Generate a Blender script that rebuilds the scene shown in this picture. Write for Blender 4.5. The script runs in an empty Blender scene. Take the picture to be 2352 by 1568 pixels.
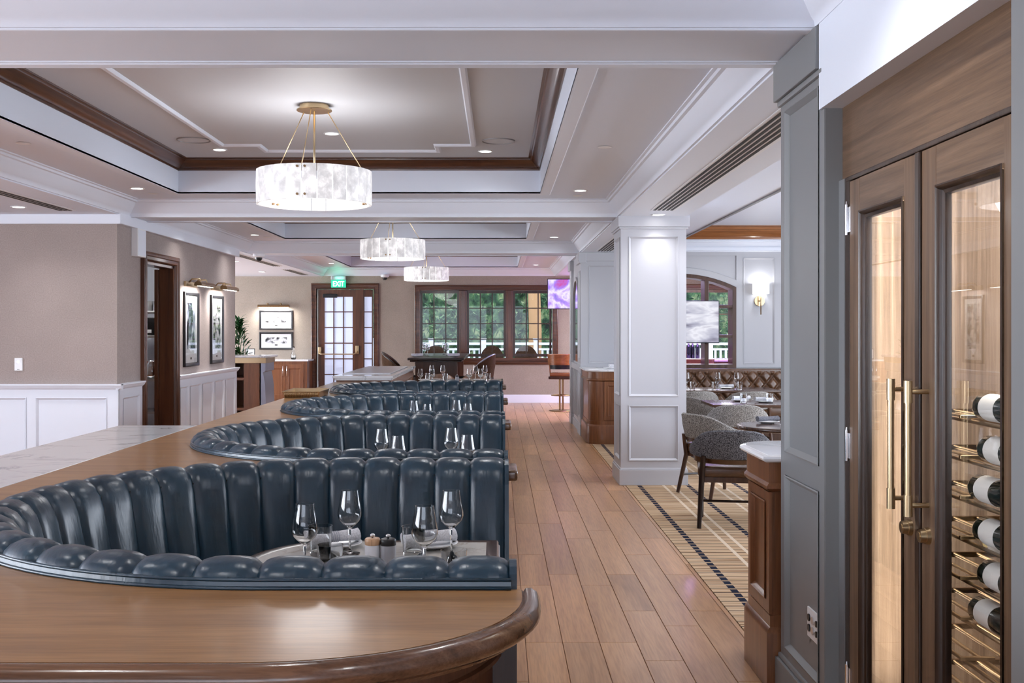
import bpy, bmesh, math, random
from mathutils import Vector, Matrix
random.seed(7)
SC = bpy.context.scene
COL = SC.collection
PI = math.pi

# ------------------------------------------------------------------ camera
F = 2500.0            # focal length in pixels of the 2352 px wide frame
VX, VY, H = 1145.0, 757.0, 1.55
cam_d = bpy.data.cameras.new('camera')
cam = bpy.data.objects.new('camera', cam_d); COL.objects.link(cam)
cam.location = (0, 0, H); cam.rotation_euler = (PI / 2, 0, 0)
cam_d.sensor_fit = 'HORIZONTAL'; cam_d.sensor_width = 36.0
cam_d.lens = F / 2352 * 36
cam_d.shift_x = (1176 - VX) / 2352; cam_d.shift_y = -(784 - VY) / 2352
cam_d.clip_start = 0.05; cam_d.clip_end = 200
SC.camera = cam

# ------------------------------------------------------------------ world, exposure
W = bpy.data.worlds.new('sky'); SC.world = W; W.use_nodes = True
bg = W.node_tree.nodes['Background']
bg.inputs[0].default_value = (0.72, 0.82, 1.0, 1); bg.inputs[1].default_value = 3.0
vs = SC.view_settings
vs.view_transform = 'Standard'; vs.look = 'None'; vs.exposure = 0.48; vs.gamma = 1.0
vs.use_curve_mapping = False
SC.cycles.max_bounces = 6; SC.cycles.diffuse_bounces = 3; SC.cycles.glossy_bounces = 2
SC.cycles.transmission_bounces = 6; SC.cycles.transparent_max_bounces = 10
SC.cycles.use_light_tree = False; SC.cycles.use_adaptive_sampling = True
SC.cycles.adaptive_threshold = 0.07; SC.cycles.adaptive_min_samples = 14
SC.cycles.caustics_reflective = False; SC.cycles.caustics_refractive = False

def light(kind, name, loc, power, color=(1, 1, 1), rot=(0, 0, 0), size=0.1, size_y=None, spot=None, blend=0.6):
    d = bpy.data.lights.new(name, kind); d.energy = power; d.color = color
    if kind == 'AREA':
        d.size = size
        if size_y: d.shape = 'RECTANGLE'; d.size_y = size_y
        else: d.shape = 'DISK'
    else:
        d.shadow_soft_size = size
    if kind == 'SPOT': d.spot_size = spot; d.spot_blend = blend
    o = bpy.data.objects.new(name, d); COL.objects.link(o); o.location = loc; o.rotation_euler = rot
    return o
DAY = (0.86, 0.92, 1.0); WARM = (0.985, 0.985, 1.0)
# daylight through windows behind the camera and on the left, plus added far fill
light('AREA', 'daylight_rear', (-2.0, -6.7, 1.7), 60, DAY, (PI / 2, 0, 0), 10.0, 2.4)
light('AREA', 'daylight_left', (-8.7, 1.2, 1.6), 500, DAY, (PI / 2, 0, -PI / 2), 9.0, 2.2)
light('AREA', 'fill_far_left', (-8.7, 19.0, 1.6), 420, DAY, (PI / 2, 0, -PI / 2), 6.0, 2.2)  # fill added to brighten the far end; the wall has no window here
light('AREA', 'daylight_right_room', (6.3, 9.5, 1.7), 230, DAY, (PI / 2, 0, PI / 2), 8.0, 2.0)

# ------------------------------------------------------------------ mesh helpers
class MB:
    def __init__(s): s.v = []; s.f = []
    def add(s, vs_, fs_):
        b = len(s.v); s.v += [tuple(p) for p in vs_]; s.f += [tuple(i + b for i in f) for f in fs_]; return s
    def box(s, x0, x1, y0, y1, z0, z1):
        return s.add([(x0,y0,z0),(x1,y0,z0),(x1,y1,z0),(x0,y1,z0),(x0,y0,z1),(x1,y0,z1),(x1,y1,z1),(x0,y1,z1)],
                     [(0,3,2,1),(4,5,6,7),(0,1,5,4),(1,2,6,5),(2,3,7,6),(3,0,4,7)])
    def bbox(s, x0, x1, y0, y1, z0, z1, r=0.006, seg=2):
        bm = bmesh.new(); bmesh.ops.create_cube(bm, size=1)
        for v in bm.verts:
            v.co = Vector(((x0+x1)/2 + v.co.x*(x1-x0), (y0+y1)/2 + v.co.y*(y1-y0), (z0+z1)/2 + v.co.z*(z1-z0)))
        bmesh.ops.bevel(bm, geom=bm.edges[:], offset=r, segments=seg, affect='EDGES', profile=0.6)
        bm.verts.index_update()
        s.add([v.co[:] for v in bm.verts], [[v.index for v in f.verts] for f in bm.faces]); bm.free(); return s
    def cyl(s, p0, p1, r0, r1=None, n=12, caps=True):
        if r1 is None: r1 = r0
        p0, p1 = Vector(p0), Vector(p1); d = (p1 - p0).normalized()
        a = d.orthogonal().normalized(); b = d.cross(a)
        vs_ = []
        for p, r in ((p0, r0), (p1, r1)):
            for i in range(n):
                t = 2*PI*i/n; vs_.append(p + a*(r*math.cos(t)) + b*(r*math.sin(t)))
        fs_ = [(i, (i+1) % n, n+(i+1) % n, n+i) for i in range(n)]
        if caps: fs_ += [tuple(reversed(range(n))), tuple(range(n, 2*n))]
        return s.add(vs_, fs_)
    def lathe(s, prof, n=24, c=(0, 0, 0), closed=False):
        m = len(prof); vs_ = []; fs_ = []
        for i in range(n):
            t = 2*PI*i/n
            for r, z in prof: vs_.append((c[0]+r*math.cos(t), c[1]+r*math.sin(t), c[2]+z))
        for i in range(n):
            j = (i+1) % n
            for k in range(m if closed else m-1):
                l = (k+1) % m
                fs_.append((i*m+k, j*m+k, j*m+l, i*m+l))
        return s.add(vs_, fs_)
    def tube(s, pts, r, n=8, closed=False, caps=True):
        P = [Vector(p) for p in pts]; m = len(P); vs_ = []; up = None
        for i, p in enumerate(P):
            if closed: d = P[(i+1) % m] - P[i-1]
            else: d = P[min(i+1, m-1)] - P[max(i-1, 0)]
            d.normalize()
            if up is None: up = d.orthogonal().normalized()
            up = (up - d*up.dot(d)).normalized(); b = d.cross(up)
            rr = r[i] if isinstance(r, (list, tuple)) else r
            for k in range(n):
                t = 2*PI*k/n; vs_.append(p + up*(rr*math.cos(t)) + b*(rr*math.sin(t)))
        fs_ = []
        for i in range(m if closed else m-1):
            j = (i+1) % m
            for k in range(n):
                l = (k+1) % n; fs_.append((i*n+k, i*n+l, j*n+l, j*n+k))
        if caps and not closed: fs_ += [tuple(reversed(range(n))), tuple(range((m-1)*n, m*n))]
        return s.add(vs_, fs_)
    def prism(s, poly, z0, z1, mapf=None):
        n = len(poly); mp = mapf or (lambda a, b, h: (a, b, h))
        vs_ = [mp(a, b, z0) for a, b in poly] + [mp(a, b, z1) for a, b in poly]
        return s.add(vs_, [tuple(reversed(range(n))), tuple(range(n, 2*n))] + [(i, (i+1) % n, n+(i+1) % n, n+i) for i in range(n)])
    def sweep(s, path, prof, closed=True, mapf=None, pclosed=False, caps=False):
        """path: 2d points; prof: (o, h): o = offset to the left of the path, h = third coordinate"""
        mp = mapf or (lambda a, b, h: (a, b, h)); n = len(path); m = len(prof); vs_ = []
        for i in range(n):
            p = Vector(path[i])
            def nr(q0, q1):
                d = (Vector(q1) - Vector(q0)).normalized(); return Vector((-d.y, d.x))
            if closed or 0 < i < n-1:
                n1 = nr(path[i-1], path[i]); n2 = nr(path[i], path[(i+1) % n])
                mt = (n1 + n2); k = mt.dot(n1); mt = mt / k if abs(k) > 1e-6 else n1
            elif i == 0: mt = nr(path[0], path[1])
            else: mt = nr(path[-2], path[-1])
            for o, h in prof:
                q = p + mt*o; vs_.append(mp(q.x, q.y, h))
        fs_ = []
        for i in range(n if closed else n-1):
            j = (i+1) % n
            for k in range(m if pclosed else m-1):
                l = (k+1) % m; fs_.append((i*m+k, j*m+k, j*m+l, i*m+l))
        if caps and not closed: fs_ += [tuple(range(m)), tuple(reversed(range((n-1)*m, n*m)))]
        return s.add(vs_, fs_)
    def mesh(s, name, smooth=False):
        me = bpy.data.meshes.new(name); me.from_pydata(s.v, [], s.f); me.update()
        bm = bmesh.new(); bm.from_mesh(me); bmesh.ops.remove_doubles(bm, verts=bm.verts[:], dist=2e-6); bmesh.ops.recalc_face_normals(bm, faces=bm.faces[:]); bm.to_mesh(me); bm.free()
        if smooth:
            me.shade_smooth()
            if smooth is not True: me.set_sharp_from_angle(angle=math.radians(smooth))
        return me
    def build(s, name, mat, parent=None, smooth=False, loc=None):
        return obj(name, s.mesh(name, smooth), mat, parent, loc)

def obj(name, me, mat, parent=None, loc=None, rz=0):
    o = bpy.data.objects.new(name, me); COL.objects.link(o)
    if mat is not None and len(me.materials) == 0: me.materials.append(mat)
    if parent is not None: o.parent = parent
    if loc: o.location = loc
    if rz: o.rotation_euler.z = rz
    return o
def tag(o, label, cat, group=None):
    o['label'] = label; o['category'] = cat
    if group: o['group'] = group
    return o
def thing(name, label, cat, loc=(0, 0, 0), rz=0, group=None):
    o = bpy.data.objects.new(name, None); COL.objects.link(o); o.empty_display_size = 0.1
    o.location = loc; o.rotation_euler = (0, 0, rz); return tag(o, label, cat, group)
def struct(o):
    o['kind'] = 'structure'; return o
def dup(root, loc, rz=0, label=None, group=None):
    r = root.copy(); COL.objects.link(r); r.location = loc; r.rotation_euler = (0, 0, rz)
    if label: r['label'] = label
    if group: r['group'] = group
    for ch in list(root.children):
        c = ch.copy(); COL.objects.link(c); c.parent = r
        for g in list(ch.children):
            d = g.copy(); COL.objects.link(d); d.parent = c
    return r
def PY(y, s=-1):     # plane facing -y (s=-1) or +y
    return lambda a, b, h: (a, y + s*h, b)
def PX(x, s=-1):
    return lambda a, b, h: (x + s*h, a, b)
def rect(a0, a1, b0, b1): return [(a0, b0), (a1, b0), (a1, b1), (a0, b1)]
def panels(mb, mapf, R, holes, proud=0.018, mould=True):
    """stiles and rails standing proud around the hole rectangles, with a small moulding in every hole"""
    A = sorted(set([R[0], R[1]] + [v for h in holes for v in h[:2]])); B = sorted(set([R[2], R[3]] + [v for h in holes for v in h[2:]]))
    for i in range(len(A)-1):
        for j in range(len(B)-1):
            ca, cb = (A[i]+A[i+1])/2, (B[j]+B[j+1])/2
            if any(h[0] < ca < h[1] and h[2] < cb < h[3] for h in holes): continue
            mb.prism(rect(A[i], A[i+1], B[j], B[j+1]), 0, proud, mapf)
    if mould:
        for h in holes:
            mb.sweep(rect(h[0], h[1], h[2], h[3]), [(0, proud+.004), (.006, proud+.006), (.012, proud), (.022, proud*.35), (.026, 0)], True, mapf)
    return mb

# ------------------------------------------------------------------ materials
def mat(name, col=(.8,.8,.8), rough=.5, metal=0., spec=.5, coat=0., trans=0., ior=1.45, emit=None, estr=0., alpha=1.):
    m = bpy.data.materials.new(name); m.use_nodes = True
    b = m.node_tree.nodes['Principled BSDF']
    b.inputs['Base Color'].default_value = (*col, 1); b.inputs['Roughness'].default_value = rough
    b.inputs['Metallic'].default_value = metal; b.inputs['Specular IOR Level'].default_value = spec
    b.inputs['Coat Weight'].default_value = coat; b.inputs['Coat Roughness'].default_value = .12
    b.inputs['Transmission Weight'].default_value = trans; b.inputs['IOR'].default_value = ior
    if emit: b.inputs['Emission Color'].default_value = (*emit, 1); b.inputs['Emission Strength'].default_value = estr
    return m
def N(m, t, **kw):
    n = m.node_tree.nodes.new(t)
    for k, v in kw.items():
        if k.startswith('i_'): n.inputs[k[2:].replace('_', ' ')].default_value = v
        else: setattr(n, k, v)
    return n
def L(m, a, b): m.node_tree.links.new(a, b)
def bsdf(m): return m.node_tree.nodes['Principled BSDF']
def ramp(m, stops):
    r = N(m, 'ShaderNodeValToRGB'); e = r.color_ramp.elements
    while len(e) > 1: e.remove(e[-1])
    e[0].position, e[0].color = stops[0][0], (*stops[0][1], 1)
    for p, c in stops[1:]:
        x = e.new(p); x.color = (*c, 1)
    return r
def coords(m, scale=(1,1,1), rnd=False, rot=(0,0,0), kind='Object'):
    tc = N(m, 'ShaderNodeTexCoord'); mp = N(m, 'ShaderNodeMapping'); mp.inputs['Scale'].default_value = scale
    mp.inputs['Rotation'].default_value = rot
    L(m, tc.outputs[kind], mp.inputs['Vector'])
    if rnd:
        oi = N(m, 'ShaderNodeObjectInfo'); mu = N(m, 'ShaderNodeMath', operation='MULTIPLY'); mu.inputs[1].default_value = 37.0
        L(m, oi.outputs['Random'], mu.inputs[0]); L(m, mu.outputs[0], mp.inputs['Location'])
    return mp.outputs['Vector']
def bump(m, h, strength=.2, dist=.01):
    b = N(m, 'ShaderNodeBump'); b.inputs['Strength'].default_value = strength; b.inputs['Distance'].default_value = dist
    L(m, h, b.inputs['Height']); L(m, b.outputs[0], bsdf(m).inputs['Normal'])
def wood(name, dark, mid, lightc, axis='Y', scale=1., rough=.35, coat=.3, rnd=False, grain=14.):
    m = mat(name, mid, rough, coat=coat)
    s = {'X': (.6, grain, grain), 'Y': (grain, .6, grain), 'Z': (grain, grain, .6)}[axis]
    v = coords(m, tuple(k*scale for k in s), rnd)
    n1 = N(m, 'ShaderNodeTexNoise', i_Scale=1.3, i_Detail=5., i_Roughness=.6, i_Distortion=.6); L(m, v, n1.inputs['Vector'])
    r = ramp(m, [(.25, dark), (.5, mid), (.75, lightc)]); L(m, n1.outputs[0], r.inputs[0])
    s2 = tuple(k*scale*6 for k in s); v2 = coords(m, s2, rnd)
    n2 = N(m, 'ShaderNodeTexNoise', i_Scale=2.5, i_Detail=2.); L(m, v2, n2.inputs['Vector'])
    mx = N(m, 'ShaderNodeMix', data_type='RGBA', blend_type='MULTIPLY'); mx.inputs[0].default_value = .35
    L(m, r.outputs[0], mx.inputs[6])
    r2 = ramp(m, [(.35, (.45,.42,.4)), (.6, (1,1,1))]); L(m, n2.outputs[0], r2.inputs[0]); L(m, r2.outputs[0], mx.inputs[7])
    out = mx.outputs[2]
    if rnd:
        oi = N(m, 'ShaderNodeObjectInfo'); hv = N(m, 'ShaderNodeHueSaturation')
        mr = N(m, 'ShaderNodeMapRange'); mr.inputs[3].default_value = .82; mr.inputs[4].default_value = 1.15
        L(m, oi.outputs['Random'], mr.inputs[0]); L(m, mr.outputs[0], hv.inputs['Value']); L(m, out, hv.inputs['Color']); out = hv.outputs[0]
    L(m, out, bsdf(m).inputs['Base Color']); bump(m, n2.outputs[0], .08, .003)
    return m
M = {}
M['white'] = mat('white_paint', (.76,.79,.87), .45)
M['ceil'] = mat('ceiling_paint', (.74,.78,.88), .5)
M['trayceil'] = mat('tray_ceiling_shaded', (.58,.59,.62), .55)  # greyer than the border ceiling: the tray's shadow is put into the colour
M['colgrey'] = mat('light_grey_paint', (.56,.56,.60), .42)
M['wallgrey'] = mat('panel_grey_paint', (.43,.43,.455), .45)
M['pilgrey'] = mat('slate_grey_paint', (.205,.207,.212), .4)
M['vent'] = mat('vent_black', (.012,.011,.011), .6)
M['black'] = mat('black_satin', (.012,.012,.014), .35)
M['brass'] = mat('brushed_brass', (.56,.42,.25), .3, 1.)
M['darkbrass'] = mat('aged_brass', (.30,.19,.10), .32, 1.)
M['chrome'] = mat('chrome', (.82,.82,.84), .12, 1.)
M['steel'] = mat('stainless_steel', (.62,.62,.64), .3, 1.)
M['china'] = mat('white_china', (.86,.86,.88), .18)
M['paper'] = mat('white_paper', (.85,.85,.86), .6)
M['plastic'] = mat('white_plastic', (.82,.82,.84), .35)
M['mirror'] = mat('mirror_panel', (.85,.85,.88), .08, 1.)
M['glass'] = mat('clear_glass', (1,1,1), 0.0, trans=1., ior=1.45)
M['millgrey'] = mat('grey_ceramic', (.30,.30,.33), .35)
M['millwhite'] = mat('white_ceramic', (.70,.70,.74), .3)
M['red'] = mat('red_foil', (.65,.02,.03), .35)
M['soil'] = mat('dark_soil', (.03,.02,.015), .9)
def thin_glass(name, tint=(1,1,1), rough=0.):
    m = bpy.data.materials.new(name); m.use_nodes = True; nt = m.node_tree; nt.nodes.clear()
    o = N(m, 'ShaderNodeOutputMaterial'); t = N(m, 'ShaderNodeBsdfTransparent'); g = N(m, 'ShaderNodeBsdfGlossy'); mx = N(m, 'ShaderNodeMixShader')
    t.inputs[0].default_value = (*tint, 1); g.inputs['Roughness'].default_value = rough
    f = N(m, 'ShaderNodeLayerWeight'); f.inputs[0].default_value = .5
    q = N(m, 'ShaderNodeMath', operation='POWER'); q.inputs[1].default_value = 3.9; L(m, f.outputs['Facing'], q.inputs[0])
    r_ = N(m, 'ShaderNodeMath', operation='MULTIPLY_ADD'); r_.inputs[1].default_value = .9; r_.inputs[2].default_value = .02; L(m, q.outputs[0], r_.inputs[0])
    L(m, r_.outputs[0], mx.inputs[0]); L(m, t.outputs[0], mx.inputs[1]); L(m, g.outputs[0], mx.inputs[2]); L(m, mx.outputs[0], o.inputs[0])
    return m
M['pane'] = thin_glass('window_glass')
M['doorglass'] = thin_glass('cabinet_glass')
M['frost'] = mat('frosted_glass_day_glow', (.55,.60,.72), .35, emit=(.60,.68,.95), estr=.42)  # emission stands in for daylight behind the frosted panes
M['trimwood'] = wood('walnut_trim', (.035,.012,.006), (.085,.030,.013), (.15,.055,.024), 'X', rough=.3, coat=.35)
M['trimwoody'] = wood('walnut_trim_long', (.035,.012,.006), (.085,.030,.013), (.15,.055,.024), 'Y', rough=.3, coat=.35)
M['trimwoodz'] = wood('walnut_post', (.04,.014,.006), (.105,.036,.015), (.16,.06,.026), 'Z', rough=.3, coat=.35)
M['ledgex'] = wood('ledge_wood', (.235,.108,.036), (.34,.168,.058), (.42,.22,.085), 'X', rough=.33, coat=.22, grain=9)
M['bull'] = wood('bullnose_wood', (.075,.034,.018), (.15,.070,.036), (.24,.12,.065), 'X', rough=.22, coat=.5, grain=20)
M['apron'] = wood('apron_wood', (.09,.035,.016), (.14,.056,.026), (.19,.08,.04), 'Z', rough=.35, coat=.2)
M['cabwood'] = wood('cherry_cabinet_wood', (.13,.046,.018), (.20,.075,.030), (.27,.11,.045), 'Z', rough=.32, coat=.3)
M['oakz'] = wood('brown_oak_stile', (.075,.040,.021), (.145,.083,.046), (.215,.132,.080), 'Z', rough=.42, coat=.12, grain=26)
M['oaky'] = wood('brown_oak_rail', (.075,.040,.021), (.145,.083,.046), (.215,.132,.080), 'Y', rough=.42, coat=.12, grain=26)
M['oakdark'] = wood('dark_oak_bead', (.018,.010,.007), (.04,.022,.014), (.075,.042,.026), 'Z', rough=.3, coat=.2)
M['oakback'] = wood('oak_back_panel', (.10,.070,.048), (.26,.19,.14), (.42,.33,.26), 'Z', rough=.4, coat=.1, grain=40)
M['darkwood'] = wood('espresso_wood', (.012,.006,.005), (.022,.011,.009), (.04,.02,.015), 'Z', rough=.3, coat=.2)
M['chairwood'] = wood('walnut_chair_wood', (.035,.014,.008), (.065,.026,.014), (.10,.045,.024), 'Z', rough=.35)
M['tablewood'] = wood('dark_table_edge', (.03,.015,.010), (.07,.036,.024), (.13,.07,.048), 'X', rough=.25, coat=.4, grain=24)
M['plank'] = wood('oak_floor_plank', (.35,.172,.082), (.50,.268,.132), (.60,.34,.18), 'Y', scale=.55, rough=.3, coat=.12, rnd=True, grain=12)
M['stoolwood'] = wood('amber_wood', (.18,.06,.02), (.30,.11,.035), (.38,.16,.06), 'X', rough=.25, coat=.4)
M['lightwood'] = wood('beech_wood', (.50,.28,.15), (.62,.37,.21), (.70,.45,.28), 'Z', rough=.4)
def wallcloth(name, c):
    m = mat(name, c, .75); v = coords(m, (1,1,1)); n = N(m, 'ShaderNodeTexNoise', i_Scale=90., i_Detail=3.); L(m, v, n.inputs['Vector'])
    n2 = N(m, 'ShaderNodeTexNoise', i_Scale=2.2, i_Detail=2.); L(m, v, n2.inputs['Vector'])
    r = ramp(m, [(.3, tuple(k*.86 for k in c)), (.7, tuple(k*1.10 for k in c))]); L(m, n.outputs[0], r.inputs[0])
    mx = N(m, 'ShaderNodeMix', data_type='RGBA', blend_type='MULTIPLY'); mx.inputs[0].default_value = .25
    L(m, r.outputs[0], mx.inputs[6]); L(m, n2.outputs[0], mx.inputs[7]); L(m, mx.outputs[2], bsdf(m).inputs['Base Color']); bump(m, n.outputs[0], .15, .002); return m
M['taupe'] = wallcloth('taupe_wallcloth', (.42,.345,.32))
M['taupe2'] = wallcloth('beige_wallcloth', (.375,.315,.26))
def leather(name, c, c2, rough=.3):
    m = mat(name, c, rough, spec=.6, coat=.25); bsdf(m).inputs['Coat Roughness'].default_value = .3
    v = coords(m, (1,1,1), True); n = N(m, 'ShaderNodeTexNoise', i_Scale=7., i_Detail=4.); L(m, v, n.inputs['Vector'])
    r = ramp(m, [(.3, c), (.75, c2)]); L(m, n.outputs[0], r.inputs[0]); L(m, r.outputs[0], bsdf(m).inputs['Base Color'])
    v3 = coords(m, (7,7,1.2), True); n3 = N(m, 'ShaderNodeTexNoise', i_Scale=6., i_Detail=2.); L(m, v3, n3.inputs['Vector'])
    b1 = N(m, 'ShaderNodeBump'); b1.inputs['Strength'].default_value = .22; b1.inputs['Distance'].default_value = .008
    L(m, n3.outputs[0], b1.inputs['Height']); L(m, b1.outputs[0], bsdf(m).inputs['Normal']); return m
M['navy'] = leather('navy_leather', (.007,.024,.044), (.014,.044,.072), .29)
M['brownlea'] = leather('brown_leather', (.075,.032,.014), (.13,.06,.028), .26)
M['tanlea'] = leather('tan_leather', (.28,.16,.10), (.36,.22,.14), .35)
def tweed(name, a, b):
    m = mat(name, a, .9, spec=.2); v = coords(m, (1,1,1), True); n = N(m, 'ShaderNodeTexNoise', i_Scale=170., i_Detail=2.); L(m, v, n.inputs['Vector'])
    r = ramp(m, [(.40, a), (.60, b)]); L(m, n.outputs[0], r.inputs[0]); L(m, r.outputs[0], bsdf(m).inputs['Base Color']); bump(m, n.outputs[0], .4, .003); return m
M['tweed'] = tweed('charcoal_tweed', (.025,.025,.03), (.22,.22,.24))
M['tweed2'] = tweed('stone_tweed', (.07,.065,.06), (.38,.36,.34))
M['wicker'] = tweed('brown_wicker', (.03,.015,.008), (.11,.058,.032))
def marble(name, base, vein, scale=1.6):
    m = mat(name, base, .12, coat=.3); v = coords(m, (1,1,1)); n = N(m, 'ShaderNodeTexNoise', i_Scale=scale, i_Detail=7., i_Roughness=.6, i_Distortion=1.2); L(m, v, n.inputs['Vector'])
    r = ramp(m, [(.475, base), (.497, vein), (.503, vein), (.525, base)]); L(m, n.outputs[0], r.inputs[0])
    n2 = N(m, 'ShaderNodeTexNoise', i_Scale=3.); L(m, v, n2.inputs['Vector'])
    mx = N(m, 'ShaderNodeMix', data_type='RGBA'); mx.inputs[6].default_value = (*base, 1); L(m, r.outputs[0], mx.inputs[7])
    r2 = ramp(m, [(.42, (0,0,0)), (.62, (.8,.8,.8))]); L(m, n2.outputs[0], r2.inputs[0]); L(m, r2.outputs[0], mx.inputs[0])
    L(m, mx.outputs[2], bsdf(m).inputs['Base Color']); return m
M['marble'] = marble('white_marble', (.80,.80,.83), (.42,.43,.46))
M['tmarble'] = marble('cream_marble', (.72,.68,.63), (.48,.42,.34), 2.2)
def carpet_mat():
    m = mat('striped_carpet', (.5,.4,.3), .95, spec=.1)
    tc = N(m, 'ShaderNodeTexCoord'); sp = N(m, 'ShaderNodeSeparateXYZ'); L(m, tc.outputs['Object'], sp.inputs[0])
    # cross stripes: noise that varies along y only, a little ragged in x
    def stripe(sy, sx, seed):
        cm = N(m, 'ShaderNodeCombineXYZ'); a = N(m, 'ShaderNodeMath', operation='MULTIPLY'); a.inputs[1].default_value = sy; L(m, sp.outputs[1], a.inputs[0])
        b = N(m, 'ShaderNodeMath', operation='MULTIPLY'); b.inputs[1].default_value = sx; L(m, sp.outputs[0], b.inputs[0])
        L(m, b.outputs[0], cm.inputs[0]); L(m, a.outputs[0], cm.inputs[1]); cm.inputs[2].default_value = seed
        n = N(m, 'ShaderNodeTexNoise', i_Scale=1., i_Detail=1.5); L(m, cm.outputs[0], n.inputs['Vector']); return n.outputs[0]
    r = ramp(m, [(.30, (.20,.11,.062)), (.42, (.44,.29,.17)), (.52, (.56,.41,.27)), (.62, (.36,.22,.125)), (.74, (.60,.46,.32))])
    L(m, stripe(26., .9, 1.), r.inputs[0])
    def thresh(inp, lo, hi):
        a = N(m, 'ShaderNodeMath', operation='GREATER_THAN'); a.inputs[1].default_value = lo; L(m, inp, a.inputs[0])
        b = N(m, 'ShaderNodeMath', operation='LESS_THAN'); b.inputs[1].default_value = hi; L(m, inp, b.inputs[0])
        c = N(m, 'ShaderNodeMath', operation='MULTIPLY'); L(m, a.outputs[0], c.inputs[0]); L(m, b.outputs[0], c.inputs[1]); return c.outputs[0]
    def mixc(fac, c1, col, amt=1.):
        mx = N(m, 'ShaderNodeMix', data_type='RGBA'); mx.inputs[7].default_value = (*col, 1); L(m, c1, mx.inputs[6])
        if amt < 1:
            k = N(m, 'ShaderNodeMath', operation='MULTIPLY'); k.inputs[1].default_value = amt; L(m, fac, k.inputs[0]); fac = k.outputs[0]
        L(m, fac, mx.inputs[0]); return mx.outputs[2]
    fy = N(m, 'ShaderNodeMath', operation='FRACT'); a = N(m, 'ShaderNodeMath', operation='MULTIPLY'); a.inputs[1].default_value = 1/.105; L(m, sp.outputs[1], a.inputs[0]); L(m, a.outputs[0], fy.inputs[0])
    dark = thresh(fy.outputs[0], 0., .13); c = mixc(dark, r.outputs[0], (.025,.022,.024), .85)
    # lines along y: period .486 m
    fx = N(m, 'ShaderNodeMath', operation='FRACT'); b = N(m, 'ShaderNodeMath', operation='MULTIPLY_ADD'); b.inputs[1].default_value = 1/.486; b.inputs[2].default_value = -1.362/.486; L(m, sp.outputs[0], b.inputs[0]); L(m, b.outputs[0], fx.inputs[0])
    cream = N(m, 'ShaderNodeMath', operation='ADD'); L(m, thresh(fx.outputs[0], .545, .60), cream.inputs[0]); L(m, thresh(fx.outputs[0], .735, .79), cream.inputs[1])
    c = mixc(cream.outputs[0], c, (.62,.50,.38), .9)
    fd = N(m, 'ShaderNodeMath', operation='FRACT'); d2 = N(m, 'ShaderNodeMath', operation='MULTIPLY'); d2.inputs[1].default_value = 1/.105; L(m, sp.outputs[1], d2.inputs[0]); L(m, d2.outputs[0], fd.inputs[0])
    navy = N(m, 'ShaderNodeMath', operation='MULTIPLY'); L(m, thresh(fx.outputs[0], .03, .12), navy.inputs[0]); L(m, thresh(fd.outputs[0], .0, .80), navy.inputs[1])
    c = mixc(navy.outputs[0], c, (.010,.013,.03))
    L(m, c, bsdf(m).inputs['Base Color'])
    n = N(m, 'ShaderNodeTexNoise', i_Scale=300.); L(m, tc.outputs['Object'], n.inputs['Vector']); bump(m, n.outputs[0], .3, .004)
    return m
M['carpet'] = carpet_mat()
def planks_mat():
    m = mat('floor_boards', (.36,.19,.11), .35); v = coords(m, (1,1,1), rot=(0,0,PI/2))
    b = N(m, 'ShaderNodeTexBrick'); b.inputs['Scale'].default_value = 1.; b.inputs['Brick Width'].default_value = 1.4; b.inputs['Row Height'].default_value = .184; b.inputs['Mortar Size'].default_value = .003
    b.inputs['Color1'].default_value = (.47,.25,.15,1); b.inputs['Color2'].default_value = (.40,.21,.12,1); b.inputs['Mortar'].default_value = (.1,.05,.03,1)
    L(m, v, b.inputs['Vector']); L(m, b.outputs[0], bsdf(m).inputs['Base Color']); return m
M['floor'] = planks_mat()
def lampshade():
    m = mat('alabaster_slab', (.45,.44,.45), .4, emit=(1,.97,.98), estr=1.)
    v = coords(m, (1,1,1), True); n = N(m, 'ShaderNodeTexNoise', i_Scale=9., i_Detail=5., i_Roughness=.65); L(m, v, n.inputs['Vector'])
    r = ramp(m, [(.36, (.75,.75,.75)), (.50, (1.25,1.25,1.25)), (.6, (2.,2.,2.))]); L(m, n.outputs[0], r.inputs[0])
    mu = N(m, 'ShaderNodeMath', operation='MULTIPLY'); mu.inputs[1].default_value = .29; L(m, r.outputs[0], mu.inputs[0]); L(m, mu.outputs[0], bsdf(m).inputs['Emission Strength']); return m
M['slab'] = lampshade()
M['bulb'] = mat('lit_lens', (1,1,1), .5, emit=(1,.98,.95), estr=9.)
M['shade'] = mat('lit_fabric_shade', (.6,.6,.6), .7, emit=(1,.97,.94), estr=.9)
M['led'] = mat('led_strip', (1,1,1), .5, emit=(1,.93,.84), estr=6.)
def screen(name, stops, scale, estr, stretch=(1,1,1)):
    m = mat(name, (0,0,0), .15); v = coords(m, stretch); n = N(m, 'ShaderNodeTexNoise', i_Scale=scale, i_Detail=4., i_Distortion=.4); L(m, v, n.inputs['Vector'])
    r = ramp(m, stops); L(m, n.outputs[0], r.inputs[0]); L(m, r.outputs[0], bsdf(m).inputs['Emission Color']); bsdf(m).inputs['Emission Strength'].default_value = estr; return m
M['tv1'] = screen('purple_screen', [(.3, (.10,.12,.45)), (.42, (.42,.25,.80)), (.5, (.75,.68,1.)), (.58, (.32,.18,.75)), (.66, (.55,.05,.18)), (.74, (.8,.8,1.))], 3.2, .95)
M['tv2'] = screen('grey_screen', [(.3, (.12,.11,.16)), (.45, (.42,.42,.52)), (.55, (.75,.75,.82)), (.66, (.35,.33,.42)), (.75, (.45,.12,.14))], 2.4, .85, (.6,1,2.4))
M['tv3'] = screen('blue_screen', [(.4, (.02,.05,.5)), (.6, (.3,.4,.9))], 3., 1.)
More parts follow.
